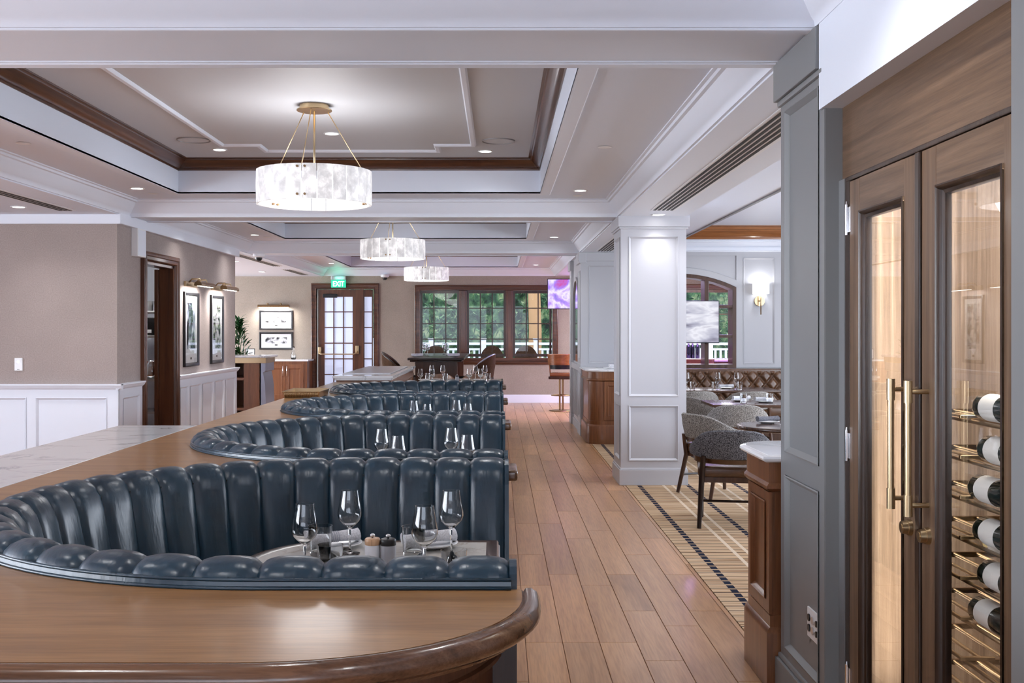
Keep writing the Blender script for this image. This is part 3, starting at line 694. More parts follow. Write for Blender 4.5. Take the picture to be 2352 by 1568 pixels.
MB().box(-.2, XE+.012, YF+EB-.02, CYS[0]-RB-.055, 0, ZL-.035).build('divider_end', M['darkwood'], led)
MB().box(XLE+.02, XLE+.06, YF+.05, YEND, 0, ZL-.035).build('side_panel', M['apron'], led)
MB().box(XLE+.06, -.92, YEND-.06, YEND-.02, 0, ZL-.035).build('end_panel', M['apron'], led)

# marble counter beside the ledge
mc = thing('marble_counter', 'white marble bar counter running along the left of the wooden ledge', 'counter', (0, 0, 0))
MB().bbox(-2.455, XLE-.003, .9, 7.05, ZL-.035, ZL+.001, .004).build('counter_top', M['marble'], mc)
MB().box(-2.40, XLE-.03, .95, 7.0, 0, ZL-.035).build('counter_base', M['apron'], mc)

# ---- booth tables
def table_outline(d=0., hw=.44, xr=.0, xl=-.60, ax=.30):
    n = 16
    return [(xr-d, -hw+d), (xr-d, hw-d)] + [(xl - (ax-d)*math.sin(PI*k/n), (hw-d)*math.cos(PI*k/n)) for k in range(n+1)]
tt_me = MB().prism(table_outline(.04), .715, .7505).mesh('marble_top', 0)
ol = table_outline()
te_me = MB().sweep(ol, [(.045,.712),(.0,.712),(-.006,.718),(-.006,.728),(.0,.733),(.0,.742),(.006,.751),(.018,.7525),(.04,.7515),(.045,.7505)], True).mesh('wood_edge', 40)
tp_me = MB().cyl((-.40,0,.04),(-.40,0,.71),.045,n=16).bbox(-.72,-.08,-.22,.22,0,.04,.01).mesh('pedestal', 40)
for me, k in ((tt_me,'tmarble'),(te_me,'tablewood'),(tp_me,'black')): me.materials.append(M[k])
TL = ['cream marble booth table with dark wooden rim in the nearest booth', 'cream marble table inside the second leather booth', 'cream marble table inside the third leather booth', 'cream marble table inside the farthest leather booth']
for i, cy in enumerate(CYS):
    t = thing('booth_table', TL[i], 'table', (0, cy, 0), 0, 'booth tables')
    obj('marble_top', tt_me, None, t); obj('wood_edge', te_me, None, t); obj('pedestal', tp_me, None, t)

# ---- tableware
def glass_profile():
    o = [(0,.0),(.035,.0),(.036,.002),(.030,.004),(.010,.008),(.0045,.016),(.0040,.05),(.0042,.085),(.009,.094),(.024,.105),(.038,.120),(.0435,.136),(.043,.150),(.038,.175),(.033,.205),(.0309,.222),(.0305,.226)]
    i = [(.0297,.226),(.0322,.205),(.0372,.175),(.0422,.150),(.0426,.137),(.037,.1215),(.023,.1067),(.008,.097),(0,.0955)]
    return o + i
wg_me = MB().lathe(glass_profile(), 28).mesh('wine_glass', 50); wg_me.materials.append(M['glass'])
tm_me = MB().lathe([(0,0),(.034,0),(.036,.004),(.0425,.105),(.0412,.105),(.035,.016),(.0,.013)], 28).mesh('tumbler', 60); tm_me.materials.append(M['glass'])
pl_me = MB().lathe([(0,.0),(.055,.0),(.060,.004),(.092,.013),(.099,.016),(.100,.018),(.092,.0175),(.060,.009),(.0,.007)], 36).mesh('plate', True); pl_me.materials.append(M['china'])
def napkin_mesh(matl, ln=.20, r=.021):
    mb = MB(); vs_ = []; n = 14; m = 15
    for j in range(m):
        t = j/(m-1); x = (t-.5)*ln
        f = 1 + .06*math.sin(t*9) + (.28 if abs(t-.5) > .42 else 0)*(abs(t-.5)-.42)*8
        for k in range(n):
            a = 2*PI*k/n; rr = r*f*(1+.05*math.sin(3*a+t*4))
            vs_.append((x, rr*1.25*math.cos(a), r*.93 + rr*.93*math.sin(a)))
    fs_ = [(j*n+k, j*n+(k+1) % n, (j+1)*n+(k+1) % n, (j+1)*n+k) for j in range(m-1) for k in range(n)] + [tuple(range(n)), tuple(range((m-1)*n, m*n))]
    me = mb.add(vs_, fs_).mesh('napkin', 50); me.materials.append(matl); return me
nap_me = napkin_mesh(M['napkin']); napg_me = napkin_mesh(M['napgrey'])
ring_me = MB()
for x in (-.012, -.004, .004, .012, .02): ring_me.tube([(x, .0268*math.cos(2*PI*k/16), .0195+.0203*math.sin(2*PI*k/16)) for k in range(16)], .0009, 5, True)
ring_me = ring_me.mesh('napkin_stripe', True); ring_me.materials.append(M['bluegrey'])
def put(name, me, label, cat, loc, rz=0, group=None):
    o = obj(name, me, None, None, loc, rz); return tag(o, label, cat, group)
ZT = .7505
def wine(x, y, label, z=ZT): return put('wine_glass', wg_me, label, 'wine glass', (x, y, z+.002), random.random(), 'stemmed wine glasses')
def tumb(x, y, label, z=ZT): return put('tumbler', tm_me, label, 'glass', (x, y, z+.002), random.random(), 'water tumblers')
def plate(x, y, label, z=ZT): return put('plate', pl_me, label, 'plate', (x, y, z+.002), 0, 'dinner plates')
def napkin(x, y, rz, label, z=ZT, me=None, rings=True):
    o = put('napkin', me or nap_me, label, 'napkin', (x, y, z), rz, 'rolled napkins')
    if rings: obj('woven_stripe', ring_me, None, o)
    return o
wine(-.637, 3.58, 'wine glass on the nearest booth table, farthest left'); wine(-.530, 3.88, 'wine glass behind the left plate on the nearest booth table')
wine(-.24, 3.535, 'wine glass right of the mills, in front of the right plate, nearest booth table'); wine(-.168, 3.87, 'wine glass on the nearest booth table, farthest right')
tumb(-.63, 3.85, 'water tumbler just right of the leftmost wine glass, nearest booth table'); tumb(-.543, 3.51, 'water tumbler half hidden by the leather edge left of the beech-topped mill')
tumb(-.30, 3.84, 'water tumbler behind the wine glass right of the mills, nearest booth table'); tumb(-.141, 3.43, 'water tumbler at the right end of the nearest booth table')
plate(-.600, 4.00, 'white plate under the left napkin on the nearest booth table'); plate(-.248, 4.00, 'white plate under the right napkin on the nearest booth table')
napkin(-.61, 3.99, .45, 'striped rolled napkin on the left plate of the nearest booth table', ZT+.0215)
napkin(-.255, 3.99, .40, 'striped rolled napkin on the right plate of the nearest booth table', ZT+.0215)
def mill(x, y, capm, bodym, label, z=ZT):
    t = thing('mill', label, 'mill', (x, y, z+.001), 0, 'salt and pepper mills')
    MB().lathe([(0,0),(.026,0),(.0265,.002),(.0265,.067),(.0255,.069),(0,.069)], 28).build('body', bodym, t, 40)
    MB().lathe([(0,.069),(.026,.069),(.0268,.071),(.0268,.086),(.024,.0905),(.018,.092),(0,.092)], 28).build('cap', capm, t, 40)
    MB().lathe([(0,.092),(.003,.092),(.003,.094),(.0075,.096),(.0085,.100),(.0075,.104),(.004,.106),(0,.106)], 18).build('knob', M['steel'], t, True)
mill(-.428, 3.70, M['lightwood'], M['millwhite'], 'white mill with beech wood cap on the nearest booth table'); mill(-.374, 3.69, M['black'], M['millgrey'], 'grey mill with black cap on the nearest booth table')
for i, (x, y) in enumerate(((-.677,6.29),(-.543,5.88),(-.277,6.35),(-.171,5.93))): wine(x, y, 'wine glass in the second booth, %s from the left' % ('first','second','third','fourth')[i])
for i, (x, y) in enumerate(((-.686,8.8),(-.55,8.39),(-.344,8.86),(-.24,8.44))): wine(x, y, 'wine glass in the third booth, %s from the left' % ('first','second','third','fourth')[i])

# brass tray on the ledge
tr = thing('serving_tray', 'ribbed brass tray holding papers on the wooden ledge', 'tray', (-1.79, 10.15, ZL+.0015))
r = MB().box(-.15,.15,-.26,.26,.0,.006)
r.sweep(rect(-.155,.155,-.265,.265), [(0,0),(-.014,.055),(-.020,.057),(-.018,.060),(-.006,.058),(.006,.002)], True)
r.build('tray_body', M['brass'], tr)
rb = MB()
for k in range(30):
    x = -.155 + .31*(k+.5)/30; rb.cyl((x, -.268, .003), (x, -.281, .054), .0035, n=6)
rb.build('rim_ribs', M['darkbrass'], tr, True)
MB().box(-.12,.12,-.2,.2,.006,.010).build('paper_stack', M['paper'], tr)

# ---- marble-topped station at the end of the ledge
st = thing('service_station', 'low wooden station with thick white marble top behind the farthest booth', 'cabinet', (-1.62, 14.75, 0))
MB().bbox(-.36,.36,-1.78,1.78,.97,1.0,.006).bbox(-.34,.34,-1.76,1.76,.945,.97,.004).build('marble_top', M['marble'], st)
s = MB().box(-.32,.32,-1.73,1.73,0,.945)
panels(s, PX(.32, 1), (-1.73,1.73,0,.945), [(-1.6,-.6,.15,.85),(-.5,.5,.15,.85),(.6,1.6,.15,.85)], .012)
panels(s, PY(-1.73), (-.32,.32,0,.945), [(-.24,.24,.15,.85)], .012)
s.build('body', M['cabwood'], st)
MB().bbox(-.30,.28,-1.2,1.3,1.001,1.012,.004).build('tray_panel', M['steel'], st)

# ================================================================== LIGHT FITTINGS
slab_n = 24; RC = .405
def chandelier(x, y, label):
    t = thing('chandelier', label, 'chandelier', (x, y, 0), 0, 'alabaster drum chandeliers')
    zc, zb, zt_ = Z2, 2.448, 2.688
    MB().lathe([(0, zc+.001),(.105, zc+.001),(.105, zc-.03),(.125, zc-.032),(.127, zc-.038),(.125, zc-.042),(0, zc-.044)], 36).build('canopy', M['brass'], t, 40)
    MB().cyl((.0,0,zc-.04),(.0,0,zb+.08),.0075,n=10).build('stem', M['brass'], t, True)
    for k in range(3):
        a = -PI/2 - .05 + 2*PI*k/3; ca, sa = math.cos(a), math.sin(a)
        MB().cyl((.10*ca,.10*sa,zc-.04),((RC-.012)*ca,(RC-.012)*sa,zt_-.01),.0035,n=8).build('rod', M['brass'], t, True)
        cl = MB()
        for z in (zt_-.022, zb+.028):
            for da in (-.062, .062):
                cb, sb = math.cos(a+da), math.sin(a+da)
                cl.cyl(((RC-.03)*cb,(RC-.03)*sb,z),((RC+.02)*cb,(RC+.02)*sb,z),.0085,n=10)
        cl.build('clamp', M['darkbrass'], t, 40)
    w = 2*PI*RC/slab_n/2*.945
    for k in range(slab_n):
        a = -PI/2 - .05 + 2*PI*(k+.5)/slab_n
        if k == 0 and 'slab' not in MESH:
            mb = MB(); vs_ = []; n = 6
            for i in range(n+1):
                u = -1 + 2*i/n
                for z, d in ((zb,0),(zb+.12,.003),(zt_,0)):
                    vs_.append((RC + .006*(1-u*u) + d, u*w, z))
                for z, d in ((zt_,0),(zb+.12,0),(zb,0)): vs_.append((RC - .014, u*w*.965, z))
            fs_ = [(i*6+k2, (i+1)*6+k2, (i+1)*6+(k2+1) % 6, i*6+(k2+1) % 6) for i in range(n) for k2 in range(6)] + [tuple(range(6)), tuple(range(n*6, n*6+6))]
            MESH['slab'] = mb.add(vs_, fs_).mesh('slab', 40)
        o = obj('slab', MESH['slab'], M['slab'], t); o.rotation_euler.z = a
    lz = light('POINT', 'chandelier_light', (x, y, 2.57), 17, WARM, size=.30)
    return t
MESH = {}
chandelier(-1.325, 7.83, 'large alabaster drum chandelier nearest the camera, hung on brass rods')
chandelier(-1.345, 13.85, 'middle alabaster drum chandelier of the row')
chandelier(-1.32, 19.95, 'farthest alabaster drum chandelier, in front of the window')
dl_ring = MB().lathe([(.052,0),(.068,0),(.070,-.004),(.066,-.007),(.054,-.006),(.050,.0)], 24).mesh('downlight', 40); dl_ring.materials.append(M['plastic'])
dl_lens = MB().lathe([(0,-.0035),(.053,-.0035)], 24).mesh('lens', 0); dl_lens.materials.append(M['bulb'])
def downlight(x, y, z, label, power=26, sc=1.0, spot=2.3):
    o = tag(obj('downlight', dl_ring, None, None, (x, y, z)), label, 'light', 'recessed downlights')
    obj('lens', dl_lens, None, o)
    light('SPOT', 'downlight_or_fill_beam', (x, y, z-.02), power, WARM, (0,0,0), .05, spot=spot, blend=.9)
DLG = []
downlight(-1.37, 8.95, Z2, 'recessed downlight in the tray ceiling just behind the nearest chandelier')
downlight(-2.50, 9.75, Z2, 'recessed downlight in the far left corner of the nearest tray ceiling')
downlight(-.118, 9.84, Z2, 'recessed downlight in the far right corner of the nearest tray ceiling')
downlight(-3.32, 10.0, Z1, 'recessed downlight in the left border of the nearest ceiling coffer')
downlight(.764, 10.16, Z1, 'recessed downlight in the right border of the nearest ceiling coffer')
downlight(-3.34, 14.9, Z1, 'recessed downlight in the left border of the middle ceiling coffer')
downlight(.78, 15.26, Z1, 'recessed downlight in the right border of the middle ceiling coffer')
downlight(-3.27, 21.3, Z1, 'recessed downlight in the left border of the far ceiling coffer')
downlight(.75, 21.8, Z1, 'recessed downlight in the right border of the far ceiling coffer')
downlight(-4.41, 10.0, ZS, 'recessed downlight in the low soffit left of the beige wall', 20)
downlight(1.565, 10.68, ZS, 'recessed downlight in the beam soffit just in front of the white column', 13, spot=2.0)
downlight(-4.35, 18.0, ZS, 'recessed downlight in the soffit above the host stand', 26)
downlight(-4.6, 21.2, ZS, 'recessed downlight in the soffit near the framed pictures', 20)
# hidden downlights of the same rows, plus unseen fill spots added to light the foreground
for x, y, z, p in ((-3.32,5.6,Z1,26),(.764,5.6,Z1,30),(-2.5,5.95,Z2,26),(-.12,5.95,Z2,26),(-3.34,12.6,Z1,22),(.78,12.2,Z1,24),(-3.27,17.8,Z1,22),(.75,17.9,Z1,24),
                   (-2.5,3.0,Z2,26),(-.6,3.0,Z2,26),(-1.5,1.2,Z2,30),(.76,3.1,Z1,26),(.76,.6,Z1,26),(-3.3,1.5,Z1,26),(-1.5,-1.5,Z2,26),(-5.5,4.5,ZS,24),(-5.5,8.5,ZS,24),
                   (2.2,7.3,Z1,24),(2.2,10.3,Z1,24),(2.2,13.2,Z1,24),(3.6,6.5,3.03,30),(3.6,9.5,3.03,30),(3.6,12.5,3.03,30),(3.1,15.2,3.03,16),(4.6,14.8,3.03,16),(5.,8.,3.03,26),(5.,11.5,3.03,26)):
    light('SPOT', 'downlight_or_fill_beam', (x, y, z-.02), p, WARM, (0,0,0), .05, spot=2.3, blend=.9)
# blank cover discs and speaker rings
cov = MB().lathe([(0,-.004),(.040,-.004),(.048,-.001),(.05,.0)], 20).mesh('cover_disc', 40); cov.materials.append(M['plastic'])
for x, y, z, lb in ((-3.29,10.37,Z1,'small round sprinkler cover beside the left border downlight of the nearest coffer'),(.764,10.53,Z1,'small round sprinkler cover beside the right border downlight of the nearest coffer'),
                (-3.31,7.58,Z1,'round cover plate in the left ceiling border level with the nearest chandelier'),(.755,7.74,Z1,'round cover plate in the right ceiling border level with the nearest chandelier'),
                (-3.25,15.25,Z1,'small round sprinkler cover in the left border of the middle coffer'),(.76,15.6,Z1,'small round sprinkler cover in the right border of the middle coffer'),
                (-2.45,16.4,ZS,'small round cover on the far ceiling beam')):
    tag(obj('ceiling_cover', cov, None, None, (x, y, z-.003)), lb, 'ceiling cover', 'round ceiling covers')
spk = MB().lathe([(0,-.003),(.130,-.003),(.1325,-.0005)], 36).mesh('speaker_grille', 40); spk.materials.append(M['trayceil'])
spr = MB().lathe([(.1325,-.001),(.1335,-.009),(.1415,-.009),(.1425,0)], 36).mesh('rim', 40); spr.materials.append(mat('speaker_rim_grey', (.3,.29,.29), .5))
for x, y, lb in ((-2.59,9.25,'round ceiling speaker in the far left of the nearest tray ceiling'),(0.0,9.3,'round ceiling speaker in the far right of the nearest tray ceiling')):
    o = tag(obj('ceiling_speaker', spk, None, None, (x, y, Z2)), lb, 'speaker', 'ceiling speakers'); obj('rim', spr, None, o)
# slot diffusers
def slot_vent(x0, x1, y0, y1, z, n, lb):
    t = thing('slot_vent', lb, 'air vent', ((x0+x1)/2, (y0+y1)/2, z), 0, 'linear slot vents'); w = (x1-x0)/n; hx, hy = (x1-x0)/2, (y1-y0)/2
    MB().bbox(-hx-.02, hx+.02, -hy-.02, hy+.02, -.004, .0, .0015, 1).build('frame', M['plastic'], t)
    for k in range(n): MB().box(-hx+w*(k+.12), -hx+w*(k+.88)-.008, -hy, hy, -.0065, -.0035).build('slot', M['vent'], t)
slot_vent(1.455, 1.655, 4.9, 10.27, ZS, 5, 'long linear slot vent in the beam soffit, in front of the white column')
slot_vent(1.42, 1.62, 12.2, 15.6, ZS, 5, 'linear slot vent in the beam soffit behind the white column')
slot_vent(-4.16, -4.02, 6.5, 10.3, ZS, 3, 'linear slot vent in the left soffit above the beige wall')
slot_vent(-4.0, -3.86, 15.9, 19.3, ZS, 4, 'linear slot vent in the soffit beyond the dark doorway')
slot_vent(-4.05, -3.9, 20.4, 22.4, ZS, 4, 'linear slot vent in the soffit near the exit sign')
# dome cameras
def dome(x, y, lb):
    t = thing('dome_camera', lb, 'camera', (x, y, ZS + (.012 if y < 20 else .03)), 0, 'dome security cameras')
    MB().lathe([(0,.001),(.085,.001),(.09,-.012),(.088,-.045),(.06,-.058),(0,-.058)], 28).build('housing', M['plastic'], t, 40)
    MB().lathe([(.052,-.058),(.052,-.07),(.044,-.092),(.028,-.108),(0,-.113)], 24).build('dome', M['black'], t, True)
dome(-3.60, 16.35, 'white dome camera on the beam near the end of the picture wall'); dome(-2.40, 22.985, 'small white dome camera above the wall between door and window')
# exit sign
ex = thing('exit_sign', 'green illuminated sign reading EXIT above the dark glazed door', 'sign', (-3.38, 23.0, 2.44))
MB().bbox(-.155,.155,-.02,.02,0,.165,.004).build('panel', M['exitgreen'], ex)
MB().bbox(-.155,.155,-.045,.07,.165,.24,.006).build('mount', M['steel'], ex)
cu = bpy.data.curves.new('letters', 'FONT'); cu.body = 'EXIT'; cu.size = .15; cu.align_x = 'CENTER'; cu.extrude = .003; cu.offset = .0035
tmp = bpy.data.objects.new('letters_tmp', cu); COL.objects.link(tmp); bpy.context.view_layer.update()
lm = bpy.data.meshes.new_from_object(tmp.evaluated_get(bpy.context.evaluated_depsgraph_get())); bpy.data.objects.remove(tmp)
lo_ = obj('letters', lm, M['exitwhite'], ex, (0, -.0235, .028)); lo_.rotation_euler = (PI/2, 0, 0); lo_.scale = (.78, 1.02, 1)
light('POINT', 'exit_glow', (-3.38, 22.80, 2.66), .9, (.1,1.,.6), size=.08)
# picture lights
def picture_light(name, loc, rz, label, power):
    t = thing(name, label, 'picture light', loc, rz, 'brass picture lights')       # local: wall at y=0, projects to -y, tube along x
    MB().bbox(-.25,.25,-.03,0,-.03,.03,.004).build('back_plate', M['brass'], t)
    for s in (-.14, .14):
        MB().tube([(s,-.03,.02),(s,-.07,.06),(s,-.16,.06),(s,-.18,.01)], .009, 8).build('arm', M['brass'], t, True)
    a0 = MB(); n = 12; vs_ = []
    for x in (-.33, .33):
        for k in range(n+1):
            a = -.35 + (PI+.7)*k/n; vs_.append((x, -.19+.045*math.cos(a), -.015+.042*math.sin(a)))
    a0.add(vs_, [(k, k+1, n+2+k, n+1+k) for k in range(n)] + [tuple(range(n+1)), tuple(range(n+1, 2*n+2))])
    a0.build('shade', M['darkbrass'], t, 40)
    MB().box(-.31,.31,-.205,-.175,-.032,-.026).build('led_bar', M['led'], t)
    m = Matrix.Rotation(rz, 4, 'Z'); p = m @ Vector((0,-.19,-.045)); l = light('AREA', 'picture_beam', (loc[0]+p.x, loc[1]+p.y, loc[2]+p.z), power, (1,.97,.93), (0,0,rz), .62, .04)
    l.rotation_euler = (.55, 0, rz); l.data.spread = 2.4
    return t
zt1 = 1.55 + (757-652)*13.2/F
picture_light('picture_light', (XW, 13.22, 2.10), PI/2, 'brass picture light over the portrait nearest the doorway', 9)
picture_light('picture_light', (XW, 14.43, 2.10), PI/2, 'brass picture light over the portrait nearer the host stand', 9)
picture_light('picture_light', (-4.73, YW, 2.05), 0, 'brass picture light over the two stacked landscape frames', 10)
def frame_pic(loc, rz, w, h, label, pic, mm, fw=.045, ph=None, pz=0.):
    t = thing('framed_picture', label, 'picture', loc, rz, 'framed photographs')
    MB().sweep(rect(-w/2, w/2, -h/2, h/2), [(0,0),(0,.028),(.01,.032),(fw*.7,.024),(fw,.012),(fw,0)], True, PY(0)).build('frame', M['black'], t, 40)
    MB().prism(rect(-w/2+.02, w/2-.02, -h/2+.02, h/2-.02), .004, .010, PY(0)).build('mat_board', M['paper'], t)
    pw_, ph_ = ph
    MB().prism(rect(-pw_/2, pw_/2, -ph_/2+pz, ph_/2+pz), .0105, .012, PY(0)).build('print', M[pic], t)
    MB().prism(rect(-.03, .03, -h/2+.085, -h/2+.11), .0105, .012, PY(0)).build('caption_plate', M['black'], t)
    MB().prism(rect(-w/2+fw*.6, w/2-fw*.6, -h/2+fw*.6, h/2-fw*.6), .0145, .016, PY(0)).build('glazing', M['pane'], t)
frame_pic((XW, 13.24, 1.555), PI/2, .62, .90, 'tall framed portrait photo on the picture wall, nearer the dark doorway', 'photo3', 0, .045, (.36,.56), .04)
frame_pic((XW, 14.45, 1.555), PI/2, .62, .90, 'tall framed crowd photo on the picture wall, nearer the host stand', 'photo1', 0, .045, (.36,.60), .04)
zA = 1.55 + (757-735)*23.07/F; zB = 1.55 + (757-782.5)*23.07/F
frame_pic((-4.71, YW, zA), 0, .71, .41, 'upper landscape framed group photo on the far wall', 'photo2', 0, .04, (.46,.13), .01)
frame_pic((-4.71, YW, zB), 0, .71, .37, 'lower landscape framed photo above the marble-topped sideboard', 'photo1', 0, .04, (.46,.13), .01)
# sconce on the dining room wall
sx = (1745-VX)*15.87/F; sz = 1.55 + (757-691)*15.87/F
sc_ = thing('wall_sconce', 'brass wall sconce with white square shade on the grey panelled wall', 'sconce', (sx, YD, sz))
MB().cyl((0,-.0,0),(0,-.03,0),.075,n=28).build('backplate', M['brass'], sc_, 40)
MB().tube([(0,-.03,0),(0,-.10,0)], .01, 8).cyl((0,-.10,-.20),(0,-.10,.17),.009,n=10).build('arm', M['brass'], sc_, True)
sm = MB(); sm.sweep(rect(-.098,.098,-.098,.098), [(0,.10),(0,.255),(.003,.255),(.003,.10)], True, lambda a,b,h: (a, b-.10, h), True); sm.build('shade', M['shade'], sc_)
light('POINT', 'sconce_light', (sx, YD-.10, sz+.24), 2.5, WARM, size=.04)

# ================================================================== WINE CABINET
XD = 1.262
wc = thing('wine_cabinet', 'tall oak wine cabinet with two glazed doors beside the slate grey pillar', 'cabinet', (0, 0, 0))
MB().box(XD+.012, XD+.05, 2.55, 4.03, 2.10, 2.40).build('header_panel', M['oaky'], wc)
MB().bbox(XD-.002, XD+.06, 2.55, 3.955, 2.085, 2.102, .004).bbox(XD, XD+.06, 3.915, 3.965, 0, 2.1, .004).bbox(XD, XD+.06, 2.575, 2.612, 0, 2.1, .004).build('door_frame', M['oakdark'], wc)
MB().box(XD-.002, XD+.06, 3.965, 4.03, 0, 2.10).build('jamb_panel', M['pilgrey'], wc)
def leaf_door(y0, y1, hy, lockl):
    sw0, sw1, zt, zb, tr_, br = .105, .105, 2.082, .02, .115, .20
    st = MB().bbox(XD, XD+.04, y0, y0+sw0, zb, zt, .003).bbox(XD, XD+.04, y1-sw1, y1, zb, zt, .003).build('door_leaf', M['oakz'], wc)
    MB().box(XD+.001, XD+.039, y0+sw0, y1-sw1, zt-tr_, zt).build('rail', M['oaky'], st); MB().box(XD+.001, XD+.039, y0+sw0, y1-sw1, zb, zb+br).build('rail', M['oaky'], st)
    R = rect(y0+sw0, y1-sw1, zb+br, zt-tr_)
    MB().sweep(R, [(0,.004),(.006,.006),(.012,.0),(.016,-.012),(.026,-.016),(.028,-.024),(.028,-.034)], True, PX(XD)).build('glazing_bead', M['oakdark'], st, 30)
    MB().box(XD+.018, XD+.023, y0+sw0+.01, y1-sw1-.01, zb+br+.01, zt-tr_-.01).build('pane', M['doorglass'], st)
    h = MB().cyl((XD-.06, hy, 1.012), (XD-.06, hy, 1.392), .0095, n=18)
    for a, b in ((1.002, 1.065), (1.335, 1.400)): h.cyl((XD-.06, hy, a), (XD-.06, hy, b), .0125, n=18)
    for z in (1.035, 1.368): h.cyl((XD-.058, hy, z), (XD+.002, hy, z), .0075, n=14)
    h.build('pull_handle', M['brass'], st, 40)
    k = MB().cyl((XD+.0, hy, .945), (XD-.012, hy, .945), .026, .0245, 24).cyl((XD-.012, hy, .945), (XD-.028, hy, .945), .021, .019, 24)
    k.cyl((XD-.028, hy, .945), (XD-.030, hy, .945), .011, n=16)
    k.build('lock', M['brass'], st, 40)
    return st
la = leaf_door(3.285, 3.912, 3.335, '')
lb_ = leaf_door(2.615, 3.245, 3.195, '')
MB().bbox(XD-.008, XD+.03, 3.247, 3.283, .02, 2.082, .004).build('astragal', M['oakdark'], wc)
hm = MB()
for z in (1.946, 1.133, .29):
    h = MB(); h.cyl((XD-.006, 3.925, z-.055), (XD-.006, 3.925, z+.055), .007, n=12).cyl((XD-.006, 3.925, z+.055), (XD-.006, 3.925, z+.066), .0045, .003, 10).box(XD-.003, XD+.0, 3.895, 3.925, z-.045, z+.045)
    h.build('hinge', M['chrome'], wc, 40)
# inside
MB().box(1.90, 1.945, 2.56, 4.02, 0, 2.32).build('back_panel', M['oakback'], wc)
MB().box(XD+.06, 1.90, 3.985, 4.02, 0, 2.32).build('side_panel', M['oakback'], wc)
MB().box(XD+.06, 1.90, 2.56, 4.02, 2.28, 2.32).box(XD+.06, 1.90, 2.56, 4.02, 0, .03).build('cabinet_floor', M['oakz'], wc)
LV = [1.058 + .1155*k for k in range(-8, 3)]
rod_me = MB().cyl((0, -.66, 0), (0, .22, 0), .006, n=10).mesh('rack_rod', 40); rod_me.materials.append(M['brass'])
plt_me = MB().bbox(-.05, .05, -.006, .006, -.005, .005, .001, 1).mesh('rack_plate', 0); plt_me.materials.append(M['brass'])
for z in LV:
    for x in (1.345, 1.40, 1.47, 1.545, 1.62, 1.70, 1.78, 1.85):
        obj('rack_rod', rod_me, None, wc, (x, 3.30, z))
    for yy in (3.12,): obj('rack_plate', plt_me, None, wc, (1.372, yy, z+.012))
    MB().box(1.33, 1.88, 3.51, 3.522, z-.010, z+.006).build('rack_bar', M['darkbrass'], wc)
light('AREA', 'cabinet_light', (1.6, 3.2, 2.27), 20, (1,.95,.88), (0,0,0), .4, 1.1)
light('AREA', 'cabinet_strip', (1.36, 3.90, 1.2), 8, (1,.88,.72), (0, -PI/2, 0), 1.9, .03)
def bottle_mesh():
    me = MB().lathe([(0,.003),(.030,0),(.0375,.006),(.038,.012),(.038,.185),(.034,.205),(.020,.230),(.0145,.245),(.0142,.29),(.0155,.292),(.0155,.30),(0,.302)], 24).mesh('bottle', 50); return me
bt_me = bottle_mesh()
lab_me = MB().lathe([(.0384,.045),(.0386,.046),(.0386,.135),(.0384,.136)], 24).mesh('label', 50); lab_me.materials.append(M['label'])
cap_me = MB().lathe([(.0150,.225+.02),(.0162,.246),(.0162,.303),(0,.304)], 20).mesh('capsule', 50)
def lying_bottle(x, y, z, label, gm='bottleglass', cm='red'):
    t = thing('wine_bottle', label, 'wine bottle', (x, y, z), 0, 'wine bottles in the cabinet'); t.rotation_euler = (PI/2, random.random()*3, 0)
    obj('bottle', bt_me.copy(), M[gm], t); obj('label', lab_me, None, t); obj('capsule', cap_me.copy(), M[cm], t)
names = {2:'topmost visible', 0:'third', -1:'fourth', -2:'fifth', -3:'sixth', -5:'eighth'}
for k, lbn in ((10,'first'),(9,'second'),(8,'third'),(7,'fourth'),(6,'fifth'),(5,'sixth'),(3,'eighth')):
    lying_bottle(1.372, 3.075 + .03*((k*7) % 3 - 1), LV[k]+.0445, 'wine bottle with cream label on the %s brass rack level from the top' % lbn, 'bottleglass', 'red' if k == 8 else 'black')
lying_bottle(1.585, 3.49, LV[6]+.0445, 'golden white-wine bottle deeper in the cabinet, lying on the brass rods', 'bottleyel', 'brass')
lying_bottle(1.66, 3.46, LV[5]+.0445, 'dark wine bottle deeper in the cabinet, low on the brass rods', 'bottleglass', 'black')
# connector plate on the pillar
cpx = px0 + .0135
av = thing('connector_plate', 'white audio connector plate with black sockets low on the slate grey pillar', 'wall plate', (cpx, 4.185, .405))
MB().bbox(-.007, .0, -.105, .105, -.058, .058, .002).build('plate', M['plastic'], av)
for r_ in range(2):
    for c in range(4):
        y = -.075 + .05*c; z = .02 - .04*r_
        MB().cyl((-.006, y, z), (-.012, y, z), .0145 if c != 1 else .012, n=14).build('socket', M['black'] if c != 2 else M['steel'], av, 40)

